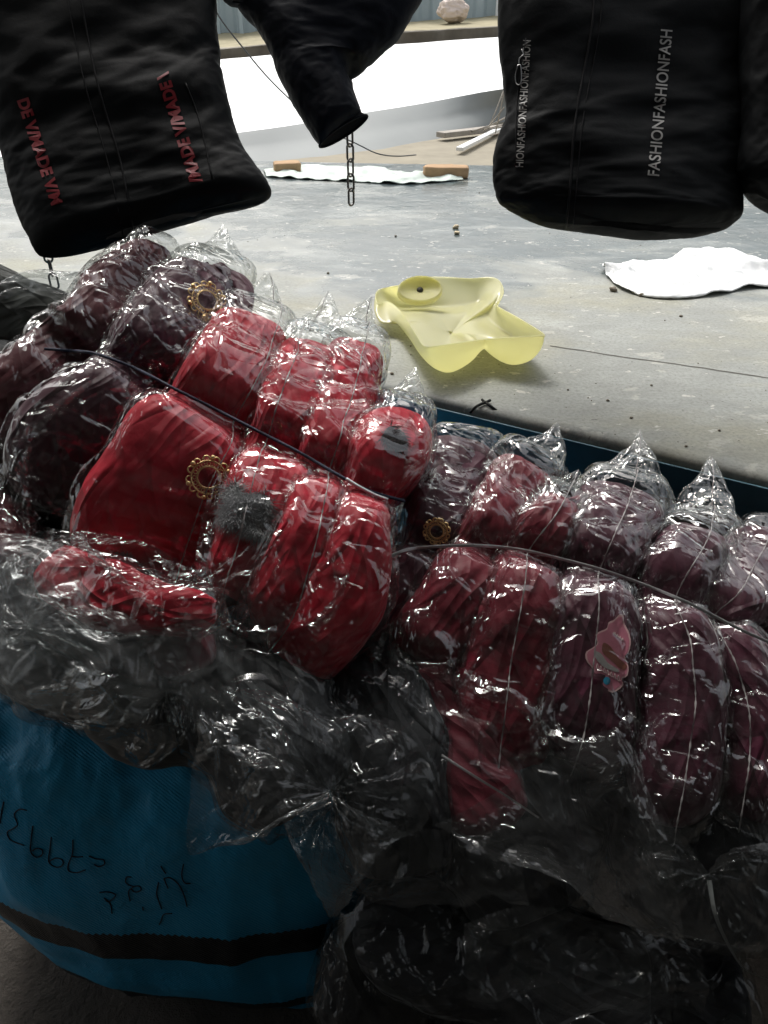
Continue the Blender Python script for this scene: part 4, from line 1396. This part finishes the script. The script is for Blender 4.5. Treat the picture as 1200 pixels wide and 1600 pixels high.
lines_on('zip_pull', [[(815, 78), (818, 86), (812, 92), (811, 100)], [(810, 102), (806, 118), (807, 130), (812, 133), (815, 126), (814, 104), (810, 102)]], rr, JR, .0009, PULL, .002)
lines_on('loose_thread', [[(884, 356), (876, 360), (874, 365), (880, 368)]], rr, JR, .0004, TRIM)
_, _s = hang_loft('sleeve', [(1150, -380), (1155, -250), (1160, -120), (1165, 20), (1162, 120), (1160, 200), (1160, 262), (1185, 292)],
          [(1260, -380), (1290, -250), (1310, -120), (1315, 20), (1300, 150), (1290, 220), (1280, 290), (1260, 340)], 1.33, .048, BLACKF, rr, 104, 128, 96)
# navy jacket in the middle: its bent sleeve
rm = empty('hanging_jacket', P(500, 60, 1.44))
tag(rm, 'navy black jacket whose bent sleeve hangs down in the top middle', 'jacket', GH)
_, JM = hang_loft('sleeve', [(560, -330), (450, -230), (372, -90), (366, -5), (402, 40), (426, 85), (440, 125), (468, 180), (499, 228)],
                  [(800, -330), (800, -230), (740, -110), (662, -8), (618, 58), (575, 98), (548, 104), (560, 140), (574, 182)], 1.46, .050, NAVYF, rm, 105, 160, 112, dt=-.03, closed_end=False)
hang_loft('body', [(600, -450), (590, -320), (600, -200), (610, -100)], [(820, -450), (840, -320), (830, -200), (820, -100)], 1.62, .05, NAVYF, rm, 106, 96, 96)
# cuff: a rim and a dark lining set back inside
c0, c1_ = P(499, 228, 1.43), P(574, 182, 1.43)
cc, cw = (c0 + c1_) / 2, (c1_ - c0) / 2
cN = nrm(CAM - cc)
aa = np.linspace(0, 2 * math.pi, 48, endpoint=False)
ring = cc + cw[None] * np.cos(aa)[:, None] + (cN * .018 + nrm(UP) * .012)[None] * np.sin(aa)[:, None]
lin = np.stack([ring, ring * .8 + cc * .2 + np.array([0, 0, .01]), ring * .1 + cc * .9 + np.array([0, 0, .03])], 0)
grid_mesh('cuff_lining', lin, TRIM, rm, True)
pt = np.vstack([ring, ring[:1]])
mb = MB(); mb.tube(pt, .0022, 6); mb.build('cuff_rim', NAVYF, rm)
small, JS = hang_loft('hood_edge', [(330, -80), (338, -40), (345, -8), (352, 2)], [(420, -80), (410, -40), (400, -10), (388, 3)], 1.43, .02, NAVYF, rm, 107, 64, 64)

# rail that the jackets hang from, above the picture
mb = MB()
ra, rb = P(-900, -470, 1.6), P(2000, -470, 1.45)
ra[2] = rb[2] = 2.04
mb.tube(np.linspace(ra, rb, 12), .014, 12)
o = mb.build('hanging_rail', m_plain('rail_steel', (.2, .2, .2), .4, .8))
tag(o, 'steel rail above the picture that carries the hanging jackets', 'rail')
for rt_, xa in ((rt, 130), (rr, 985), (rm, 700)):
    hp = P(xa, -440, 1.5)
    mb = MB()
    top = hp.copy(); top[2] = 2.06
    top[1] = ra[1] + (rb[1] - ra[1]) * (top[0] - ra[0]) / (rb[0] - ra[0])
    mb.tube(np.array([top + [0, .018, -.03], top + [0, .012, 0.0], top + [0, -.012, .004], top + [0, -.02, -.03], hp + [0, 0, -.02]]), .002, 6)
    mb.tube(np.array([hp + [-.16, 0, -.10], hp + [0, 0, -.02], hp + [.16, 0, -.10]]), .006, 8)
    mb.build('hanger', TRIM, rt_)

# ------------------------------------------------------------------ chains
CH = m_plain('dull_steel', (0.16, 0.15, 0.14), 0.38, 0.9, 0.2, 300, 0.3)
def link_mesh(L=.036, w=.0085, r=.0024):
    a = np.linspace(0, 2 * math.pi, 40, endpoint=False)
    st_ = (L / 2 - w)
    x = w * np.cos(a)
    z = w * np.sin(a) + np.where(np.sin(a) >= 0, st_, -st_)
    p = np.stack([x, 0 * x, z], 1)
    T = nrm(np.roll(p, -1, 0) - np.roll(p, 1, 0))
    Y = np.array([0, 1.0, 0])
    S = np.cross(T, Y)
    b = np.linspace(0, 2 * math.pi, 8, endpoint=False)
    X = p[:, None] + r * (np.cos(b)[None, :, None] * S[:, None] + np.sin(b)[None, :, None] * Y)
    F = []
    n, k = 40, 8
    for i in range(n):
        for j in range(k):
            F.append([i * k + j, i * k + (j + 1) % k, ((i + 1) % n) * k + (j + 1) % k, ((i + 1) % n) * k + j])
    me = bpy.data.meshes.new('link')
    me.from_pydata([tuple(v) for v in X.reshape(-1, 3)], [], F)
    me.materials.append(CH)
    me.polygons.foreach_set('use_smooth', [True] * len(me.polygons))
    return me
LM = link_mesh()
def chain(bottom, top, label, rot=.5):
    r_ = empty('steel_chain', bottom)
    tag(r_, label, 'chain', 'chains hanging behind the jackets')
    L = np.linalg.norm(top - bottom)
    n_ = int(L / .0300)
    d = (top - bottom) / L
    for i in range(n_):
        o = bpy.data.objects.new('link', LM)
        col.objects.link(o)
        o.parent = r_
        o.location = tuple(d * (.018 + i * .0300))
        o.rotation_mode = 'XYZ'
        o.rotation_euler = (0, 0, rot + (math.pi / 2 if i % 2 else 0))
cb = P(549, 321, 1.72); ct_ = cb.copy(); ct_[2] = 1.9
chain(cb, ct_, 'steel chain dangling below the navy sleeve with its end in the air', .9)
cb = P(87, 452, 1.74); ct_ = cb + np.array([-.0, .0, .30])
chain(cb, ct_, 'steel chain showing below the left corner of the left black jacket', .6)

# ================================================================== ON THE PLATFORM
# ---- yellow half torso form
def m_yellow():
    t = NT('yellow_translucent_plastic')
    v = t.coord('Object')
    nb = t.bump(t.noise(v, 30, 3), 0.08, 0.004)
    p = t.n('ShaderNodeBsdfPrincipled')
    p.inputs['Base Color'].default_value = (0.84, 0.83, 0.64, 1)
    p.inputs['Roughness'].default_value = 0.14
    t.t.links.new(nb, p.inputs['Normal'])
    tl = t.n('ShaderNodeBsdfTranslucent'); tl.inputs['Color'].default_value = (0.93, 0.91, 0.60, 1)
    mx = t.n('ShaderNodeMixShader'); mx.inputs[0].default_value = 0.62
    t.t.links.new(p.outputs[0], mx.inputs[1]); t.t.links.new(tl.outputs[0], mx.inputs[2])
    t.surf(mx.outputs[0])
    return t.m
YEL = m_yellow()
ZP = .900
rimp = [  # x, y, height above the platform: clockwise from the left arm
    (590, 474, .055), (588, 456, .055), (604, 449, .060), (628, 445, .070), (650, 434, .075), (690, 433, .060), (735, 435, .055), (765, 433, .060), (781, 439, .060), (787, 455, .050),
    (781, 470, .040), (775, 477, .055), (812, 498, .075), (850, 522, .085), (838, 525, .085), (800, 527, .080), (768, 529, .074), (757, 530, .066), (748, 531, .070), (720, 535, .080), (690, 539, .085), (664, 541, .085),
    (652, 524, .080), (638, 503, .070), (626, 486, .055), (612, 474, .050), (602, 472, .050)]
basep = [
    (594, 506, .028), (598, 488, .028), (622, 480, .012), (650, 478, .004), (690, 482, .003), (728, 480, .003), (748, 474, .006), (760, 472, .02), (768, 474, .03),
    (762, 488, .012), (764, 502, .004), (792, 522, .004), (832, 550, .022), (826, 566, .006), (800, 573, .001), (776, 562, .010), (760, 546, .034), (750, 549, .034), (735, 568, .008), (704, 585, .001), (679, 577, .006),
    (658, 556, .022), (644, 534, .03), (631, 517, .035), (620, 506, .036), (610, 504, .032)]
def closed_cr(pts, n):
    p = np.array(pts, float)
    m = len(p)
    u = np.linspace(0, m, n, endpoint=False)
    i = u.astype(int); f = (u - i)[:, None]
    p0, p1, p2, p3 = p[(i - 1) % m], p[i % m], p[(i + 1) % m], p[(i + 2) % m]
    return 0.5 * (2 * p1 + (p2 - p0) * f + (2 * p0 - 5 * p1 + 4 * p2 - p3) * f ** 2 + (3 * p1 - p0 - 3 * p2 + p3) * f ** 3)
NR = 208
rim = np.array([G(x, y, ZP + z) for x, y, z in closed_cr(rimp, NR)])
bas = np.array([G(x, y, ZP + max(z, .001)) for x, y, z in closed_cr(basep, NR)])
cen = G(705, 512, ZP + .02)
rows = []
for k in np.linspace(0, 1, 26):           # outer wall, bulging
    q = rim * (1 - k) + bas * k
    out = (q - cen) * np.array([1, 1, 0])
    q = q + nrm(out) * .010 * math.sin(math.pi * k) * (1 - .3 * k)
    rows.append(q)
for k in np.linspace(.05, .97, 34):
    q = bas * (1 - k) + cen * k
    z = .900 + .004 + (bas[:, 2] - .9) * (1 - k) ** 1.5 + .022 * math.sin(math.pi * k * .9) ** 2 * (.6 + .4 * np.sin(np.arange(NR) / NR * 4 * math.pi + 1))
    q[:, 2] = z
    rows.append(q)
BX = np.stack(rows, 0)
for _ in range(6):
    BX[1:-1] = (BX[1:-1] * 2 + BX[2:] + BX[:-2]) / 4
    BX[1:] = (BX[1:] * 2 + np.roll(BX[1:], 1, 1) + np.roll(BX[1:], -1, 1)) / 4
br = empty('torso_form', G(705, 540, .9))
tag(br, 'hollow yellow translucent plastic half torso form lying on the grey platform', 'torso form')
sh = grid_mesh('shell', BX, YEL, br, True)
so = sh.modifiers.new('solid', 'SOLIDIFY'); so.thickness = .0028; so.offset = 0
# neck plate with its hole, standing up at the back left
nk = G(657, 449, ZP + .078)
na = np.linspace(0, 2 * math.pi, 48, endpoint=False)
NX = nrm(RT + np.array([0, .10, 0])); NY = nrm(np.array([0, .80, .60]))
NZ = nrm(np.cross(NX, NY))
rws = []
for rr_, zz_ in ((.058, -.022), (.058, -.006), (.055, -.002), (.052, -.004), (.049, -.008), (.010, -.010), (.0075, -.016)):
    rws.append(nk + rr_ * (np.cos(na)[:, None] * NX * .98 + np.sin(na)[:, None] * NY * .66) + NZ * zz_)
pn = grid_mesh('neck_plate', np.stack(rws, 0), YEL, br, True)
so = pn.modifiers.new('solid', 'SOLIDIFY'); so.thickness = .003
mb = MB(); mb.tube(np.array([nk - NZ * .017, nk - NZ * .012, nk - NZ * .009]), .008, 14)
mb.build('socket_hole', m_plain('dark_hole', (.03, .028, .015), .8), br)

# ---- bricks
BRICK = m_plain('weathered_brick', (0.42, 0.27, 0.15), 0.9, 0, 0.8, 45, 0.35)
def brick(px, py, hx, hy, hz, rot, label, seed):
    c = G(px, py, .9)
    g_ = 14
    X = []
    mb = MB()
    me_pts = []
    import itertools
    V, F = [], []
    def face(o, a, b):
        n = len(V)
        for i in range(g_):
            for j in range(g_):
                V.append(o + a * i / (g_ - 1) + b * j / (g_ - 1))
        for i in range(g_ - 1):
            for j in range(g_ - 1):
                F.append([n + i * g_ + j, n + i * g_ + j + 1, n + (i + 1) * g_ + j + 1, n + (i + 1) * g_ + j])
    x, y, z = np.eye(3) * np.array([2 * hx, 2 * hy, 2 * hz])
    o = -np.array([hx, hy, hz])
    face(o, x, y); face(o + z, x, y); face(o, x, z); face(o + y, x, z); face(o, y, z); face(o + x, y, z)
    V = np.array(V)
    # round off and chip
    nr = V / np.array([hx, hy, hz])
    k = (np.abs(nr) ** 8).sum(1) ** (1 / 8)
    V = V / k[:, None]
    V = V * (1 + .05 * fbm(V, 30, seed, 3))[:, None]
    ca, sa = math.cos(rot), math.sin(rot)
    V = np.stack([V[:, 0] * ca - V[:, 1] * sa, V[:, 0] * sa + V[:, 1] * ca, V[:, 2]], 1) + c + [0, 0, hz - .003]
    ob = mesh('brick', V, F, BRICK)
    tag(ob, label, 'brick', 'bricks holding down the pale sheet')
brick(696, 276, .105, .05, .026, -.1, 'larger tan brick on the right end of the pale sheet on the platform', 5)
brick(449, 268, .065, .05, .024, .2, 'smaller orange brown brick near the left end of the pale sheet on the platform', 9)
# ---- pale green white sheet by the bricks
def flat_sheet(name, outline_top, outline_bot, mat, z, label, cat, seed, e=1.06, amp=.012, n=(49, 161), thick=.002):
    a = catmull(np.array(outline_top, float), n[1]); b = catmull(np.array(outline_bot, float), n[1])
    A = np.array([G(x, y, z) for x, y in a]); B_ = np.array([G(x, y, z) for x, y in b])
    k = np.linspace(0, 1, n[0])[:, None, None]
    X = A[None] * (1 - k) + B_[None] * k
    N = np.zeros_like(X); N[..., 2] = 1
    X = X + N * (amp * np.abs(ridged(X, 7, seed, 3)) * (np.sin(np.pi * k[..., 0]) ** .6))[..., None]
    X = crumple(X, N, e, e, amp * 1.6, 0.0, .006, 60, .5, False, seed, 4, amp * .4)
    o = grid_mesh(name, X, mat)
    so = o.modifiers.new('solid', 'SOLIDIFY'); so.thickness = thick
    tag(o, label, cat)
    return o
GREENISH = m_plain('pale_green_sheet', (0.46, 0.53, 0.48), 0.5, 0, 0.3, 10, 0.18)
flat_sheet('plastic_sheet', [(413, 266), (460, 261), (560, 262), (640, 270), (716, 274)], [(418, 276), (480, 280), (560, 284), (640, 287), (722, 281)], GREENISH, .903,
           'pale green and white plastic sheet lying flat between the two bricks', 'sheet', 7, 1.03, .006)
WHITE2 = m_plain('white_plastic', (0.86, 0.87, 0.86), 0.35, 0, 0.1, 20, 0.02)
flat_sheet('white_sheet', [(942, 418), (985, 412), (1035, 408), (1075, 396), (1120, 390), (1165, 403), (1260, 440)], [(948, 432), (975, 452), (1020, 464), (1075, 465), (1130, 457), (1180, 449), (1270, 455)], WHITE2, .903,
           'crumpled bright white plastic sheet on the right of the platform', 'sheet', 12, 1.03, .016, (73, 161))
# ---- planks and sticks by the roof
WOOD = m_plain('grey_wood', (0.34, 0.31, 0.27), 0.85, 0, 0.5, 60, 0.3)
def plank(p0, p1, w, th, mat, label, z=.90):
    a, b = G(*p0, z), G(*p1, z)
    d = nrm(b - a); s_ = nrm(np.cross(d, [0, 0, 1.0]))
    V = [q + s_ * i * w + np.array([0, 0, 1]) * j * th for q in (a, b) for i in (-1, 1) for j in (0, 1)]
    mb = MB(); mb.add(V, [[0, 1, 3, 2], [4, 6, 7, 5], [0, 4, 5, 1], [2, 3, 7, 6], [0, 2, 6, 4], [1, 5, 7, 3]])
    o = mb.build('plank', mat, None, False); bevel(o, .003)
    tag(o, label, 'plank', 'planks lying behind the platform')
plank((718, 236), (783, 203), .022, .02, WHITE2, 'narrow white plank lying nearest, its end pointing down left')
plank((688, 215), (790, 203), .04, .03, WOOD, 'grey weathered board lying behind the narrow white plank')
mb = MB()
rs = np.random.RandomState(3)
for i in range(9):
    a = G(735 + rs.rand() * 50, 212 - rs.rand() * 14, .92)
    d = np.array([rs.rand() - .2, rs.rand() - .5, .25 * rs.rand()])
    mb.tube(np.array([a, a + nrm(d) * .12, a + nrm(d) * .3 + [0, 0, .02]]), .004, 5)
tag(mb.build('twigs', WOOD), 'small heap of grey twigs beside the white roof at the right', 'twigs', kind='stuff')
# ---- bag on the bank
q0 = P(708, 26, 12.6)
th_, ph_ = np.meshgrid(np.linspace(0.01, math.pi - .01, 40), np.linspace(0, 2 * math.pi, 60, endpoint=False), indexing='ij')
S = np.stack([np.sin(th_) * np.cos(ph_), np.sin(th_) * np.sin(ph_), np.cos(th_)], -1)
S = S * (1 + .25 * ridged(S, 1.7, 3, 3)[..., None] * .6) * np.array([.24, .2, .15])
o = grid_mesh('white_sack', S + q0 + [0, 0, .08], m_plain('dirty_white', (0.62, 0.52, 0.46), .7, 0, .3, 6, .3), None, True)
tag(o, 'crumpled white and orange bag lying on the earth bank before the fence', 'bag')
# ---- wires
def wire(pts, r, label):
    q = catmull(np.array(pts, float), 60)
    mb = MB(); mb.tube(np.array([P(*a) for a in q]), r, 6)
    tag(mb.build('sagging_wire', CORDK), label, 'wire')
CORDK = m_plain('grey_wire', (0.12, 0.12, 0.12), .6)
wire([(318, -30, 3.2), (340, 22, 3.3), (380, 75, 3.4), (430, 133, 3.6), (500, 195, 3.8), (560, 226, 3.9), (590, 240, 3.95), (620, 244, 4.0), (650, 242, 4.1)], .0035,
     'thin dark wire sagging from the upper left behind the navy sleeve')
# black tie and its loose ends on the platform's edge
mb = MB()
for pts in ([(762, 625), (748, 632), (738, 642)], [(762, 625), (785, 642), (812, 662), (826, 672)], [(757, 621), (762, 625), (770, 622)]):
    q = catmull(np.array(pts, float), 14)
    V = []
    for x, y in q:
        z = .905 if y < 632 else .905 - (y - 632) * .0012
        V.append(G(x, y, z) + EN * .012)
    mb.tube(np.array(V), .0028, 6)
tag(mb.build('black_tie', TRIM), 'black wire tie with splayed ends over the blue platform edge', 'tie')
# ---- pebbles and grit
PEB = m_plain('pebble', (0.22, 0.19, 0.15), .9, 0, .5, 200, .5)
PEB2 = m_plain('pale_pebble', (0.60, 0.50, 0.34), .9, 0, .5, 200, .3)
def pebble(c, r, seed, mat, label=None):
    th_, ph_ = np.meshgrid(np.linspace(0.01, math.pi - .01, 12), np.linspace(0, 2 * math.pi, 16, endpoint=False), indexing='ij')
    S = np.stack([np.sin(th_) * np.cos(ph_), np.sin(th_) * np.sin(ph_), np.cos(th_) * .7], -1)
    S = S * (1 + .3 * fbm(S, 1.6, seed, 2))[..., None] * r
    S[..., 2] += r * .5
    return S + c
for k, (x, y, r, lab) in enumerate([(712, 357, .011, 'pale pebble on the damp part of the platform, upper of two touching'), (714, 366, .009, 'pale pebble on the damp part of the platform, lower of two touching'),
                                    (958, 455, .010, 'dark greenish crumb at the left corner of the white sheet'), (1002, 463, .007, 'dark chip at the lower edge of the white sheet')]):
    o = grid_mesh('pebble', pebble(G(x, y, .9), r, k, None), PEB2 if k < 2 else PEB, None, True)
    tag(o, lab, 'pebble')
mb = MB()
rs = np.random.RandomState(8)
for i in range(240):
    x, y = rs.rand() * 1250 - 20, 290 + 420 * rs.rand() ** .9
    c = G(x, y, .9)
    if (c - EA) @ EN > -.02: continue
    mb.grid(pebble(c, .0008 + .0034 * rs.rand() ** 4, i, None), True)
tag(mb.build('grit', PEB), 'scattered dark grit and crumbs on the platform', 'grit', kind='stuff')
# thin joints in the platform
JO = m_plain('joint_dirt', (.10, .095, .08), .95)
mb = MB()
q = np.array([G(x, y, .9008) for x, y in [(860, 541), (900, 546), (960, 556), (1020, 563), (1080, 572), (1140, 582), (1200, 591), (1300, 607)]])
q = catmull(q, 200); q[:, 1] += .004 * noise(q, 25, 1); q[:, 2] = .9008
w_ = (.0009 + .0010 * (noise(q, 9, 4) + 1))[:, None]
mb.grid(np.stack([q - [0, .5, 0] * w_ * 2, q + [0, .5, 0] * w_ * 2], 1))
tag(mb.build('platform_joint', JO), kind='structure')

# ================================================================== BUCKLES, FUR, TAG
def near(J, V, r=9e9):
    d = np.linalg.norm(J.reshape(-1, 3) - V, axis=1)
    return d.min()
GOLD = m_plain('dull_gold', (0.80, 0.56, 0.28), 0.33, 0.95, 0.3, 500, 0.3)
def buckle(root, J, px, py, R0, tilt=(0, 0), lift=.009):
    bv = bvh_of(J)
    c, n0 = hit(bv, px, py)
    n0 = nrm(n0 * .6 + nrm(CAM - c) * .6 + RT * tilt[0] + UP * tilt[1])
    c = c + n0 * lift
    x = nrm(np.cross(n0, UP)); y = np.cross(n0, x)
    L = lambda r, a, z: c + x * r * math.cos(a) + y * r * math.sin(a) + n0 * z
    mb = MB()
    A = np.linspace(0, 2 * math.pi, 61)
    for r, w in ((R0 * .78, .0011), (R0 * .50, .0010), (R0 * .54, .0006)):
        mb.tube(np.array([L(r, a, .002) for a in A]), w, 7)
    for i in range(16):                                   # little rings between the two rims
        a = i * 2 * math.pi / 16
        cc_ = L(R0 * .645, a, .002)
        pts = [cc_ + (x * math.cos(b) + y * math.sin(b)) * R0 * .085 for b in np.linspace(0, 2 * math.pi, 13)]
        mb.tube(np.array(pts), .0006, 5)
    for i in range(12):                                   # scalloped outer edge
        a = i * 2 * math.pi / 12 + .1
        cc_ = L(R0 * .86, a, .001)
        pts = [cc_ + (x * math.cos(b) + y * math.sin(b)) * R0 * .15 for b in np.linspace(a - 1.9, a + 1.9, 12)]
        mb.tube(np.array(pts), .0012, 6)
    for i in range(6):
        a = i * 2 * math.pi / 6 + .3
        th_, ph_ = np.meshgrid(np.linspace(.01, math.pi - .01, 9), np.linspace(0, 2 * math.pi, 12, endpoint=False), indexing='ij')
        S = np.stack([np.sin(th_) * np.cos(ph_), np.sin(th_) * np.sin(ph_), np.cos(th_)], -1) * R0 * .12
        mb.grid(S + L(R0 * .95, a, .002), True)
    mb.build('round_buckle', GOLD, root)
buckle(b1['b'][0], b1['b'][1], 320, 473, .032, (.2, .1))
buckle(b1['c'][0], b1['c'][1], 325, 746, .030)
buckle(b2['a'][0], b2['a'][1], 684, 828, .020, (-.2, -.2))

def fur(root, J, cx, cy, rx, ry, n, length, mat, seed, ang=0.0, name='fur_trim'):
    bv = bvh_of(J)
    rs = np.random.RandomState(seed)
    V, F = [], []
    for i in range(n):
        a, r = rs.rand() * 2 * math.pi, math.sqrt(rs.rand())
        dx, dy = rx * r * math.cos(a), ry * r * math.sin(a)
        px, py = cx + dx * math.cos(ang) - dy * math.sin(ang), cy + dx * math.sin(ang) + dy * math.cos(ang)
        if r > .62 + .45 * float(noise(np.array([px / 22.0, py / 22.0, seed]), 1, 9)): continue
        c, n0 = hit(bv, px, py)
        if c is None: continue
        tdir = nrm(.55 * rs.randn(3) + .9 * (np.cos(ang) * RT - np.sin(ang) * UP) + 1.2 * np.array(noise(c[None] * 1.0, 30, 4)) * UP)
        tdir = nrm(tdir - (tdir @ n0) * n0)
        l = length * (.5 + .7 * rs.rand())
        w = nrm(np.cross(tdir, n0)) * .00034
        p0, p1, p2 = c, c + tdir * l * .5 + n0 * l * .22, c + tdir * l + n0 * l * .10
        k = len(V)
        V += [p0 - w, p0 + w, p1 - w, p1 + w, p2]
        F += [[k, k + 1, k + 3, k + 2], [k + 2, k + 3, k + 4]]
    return mesh(name, V, F, mat, root, False)
FURG = m_plain('grey_fur', (0.20, 0.205, 0.21), .5, 0, 0, 900, .9)
FURD = m_plain('dark_fur', (0.022, 0.014, 0.016), .8, 0, 0, 300, .6)
fur(b1['d'][0], b1['d'][1], 393, 795, 38, 54, 7000, .026, FURG, 1, 1.9)
fur(b1['d'][0], b1['d'][1], 512, 520, 34, 34, 5000, .024, FURG, 2, 1.9)
fur(b1['f'][0], b1['f'][1], 612, 690, 30, 24, 3000, .020, FURD, 3, .5)
fur(b1['c'][0], b1['c'][1], 200, 880, 34, 24, 2600, .009, FURG, 4, .6, 'lace_patch')
fur(b2['b'][0], b2['b'][1], 838, 690, 26, 14, 1500, .012, FURD, 5, .3)

# pink swing tag on the shiny plum jacket
PINK = m_plain('pink_card', (0.50, 0.18, 0.24), .35, 0, 0, 100, .12)
PALE = m_plain('card_edge', (0.62, 0.40, 0.40), .4)
GREYP = m_plain('grey_print_patch', (0.36, 0.34, 0.33), .5)
BRNP = m_plain('brown_print_patch', (0.20, 0.07, 0.05), .5)
BLU = m_plain('blue_sticker', (0.03, 0.30, 0.48), .35)
tr = b2['d'][0]
bvd = bvh_of(b2['d'][2])
tc, tn = hit(bvd, 940, 1030)
tn = nrm(tn * .4 + nrm(CAM - tc))
tc = tc - tn * .0045
def onplane(px, py, lift=0.0):
    d = FW + (px - 600) / FPX * RT + (800 - py) / FPX * UP
    k = ((tc - CAM) @ tn + lift) / (d @ tn)
    return CAM + d * k
def card(name, pts, lift, th, mat, n=60, parent=None):
    q = closed_cr(pts, n)
    A = np.array([onplane(x, y, lift) for x, y in q])
    # gentle bend
    mb = MB()
    F = [list(range(n)), list(range(2 * n - 1, n - 1, -1))] + [[i, n + i, n + (i + 1) % n, (i + 1) % n] for i in range(n)]
    mb.add(np.vstack([A, A - tn * th]), F)
    return mb.build(name, mat, parent or tr, False)
Z6 = lambda pts: [(840 + x * .18333, 900 + y * .18333) for x, y in pts]
outl = [(700, 325), (735, 340), (738, 400), (775, 470), (795, 560), (775, 650), (745, 690), (775, 770), (765, 850), (715, 880), (730, 930), (655, 990), (600, 980), (530, 930), (475, 870), (475, 800), (415, 720), (412, 650), (470, 610), (510, 570), (495, 500), (530, 472), (590, 445), (605, 395), (655, 370)]
card('swing_tag', Z6(outl), 0, .0008, PALE)
cx_, cy_ = 620, 680
inn = [(cx_ + (x - cx_) * .93, cy_ + (y - cy_) * .94) for x, y in outl]
tg_ = card('tag_face', Z6(inn), .0003, .0002, PINK)
card('tag_patch', Z6([(560, 570), (610, 590), (650, 640), (690, 700), (760, 760), (740, 800), (690, 780), (650, 740), (590, 690), (550, 640)]), .0006, .0002, BRNP, 40)
card('tag_patch', Z6([(480, 640), (540, 660), (600, 740), (680, 790), (690, 820), (620, 800), (560, 770), (500, 710)]), .0009, .0002, GREYP, 40)
card('tag_dot', Z6([(590 + 30 * math.cos(a) * 1.0, 893 + 34 * math.sin(a)) for a in np.linspace(0, 2 * math.pi, 12, endpoint=False)]), .0006, .0002, BLU, 36)
mb = MB()
def tline(pts, r=.00035):
    q = catmull(np.array(Z6(pts), float), 30)
    mb.tube(np.array([onplane(x, y, .0008) for x, y in q]), r, 4)
x0 = 500
for k in range(7):                                   # looping script along the lower edge
    xa, ya = 500 + k * 30, 770 + k * 17
    tline([(xa, ya + 18), (xa + 8, ya - 22), (xa + 16, ya + 6), (xa + 12, ya + 22), (xa + 28, ya + 20)])
for k in range(4):
    xa, ya = 645 + k * 22, 478 + k * 17
    tline([(xa, ya), (xa + 6, ya + 20), (xa + 14, ya), (xa + 18, ya + 24)])
mb.build('tag_script', m_plain('pale_script', (.75, .62, .60), .5), tr, True)
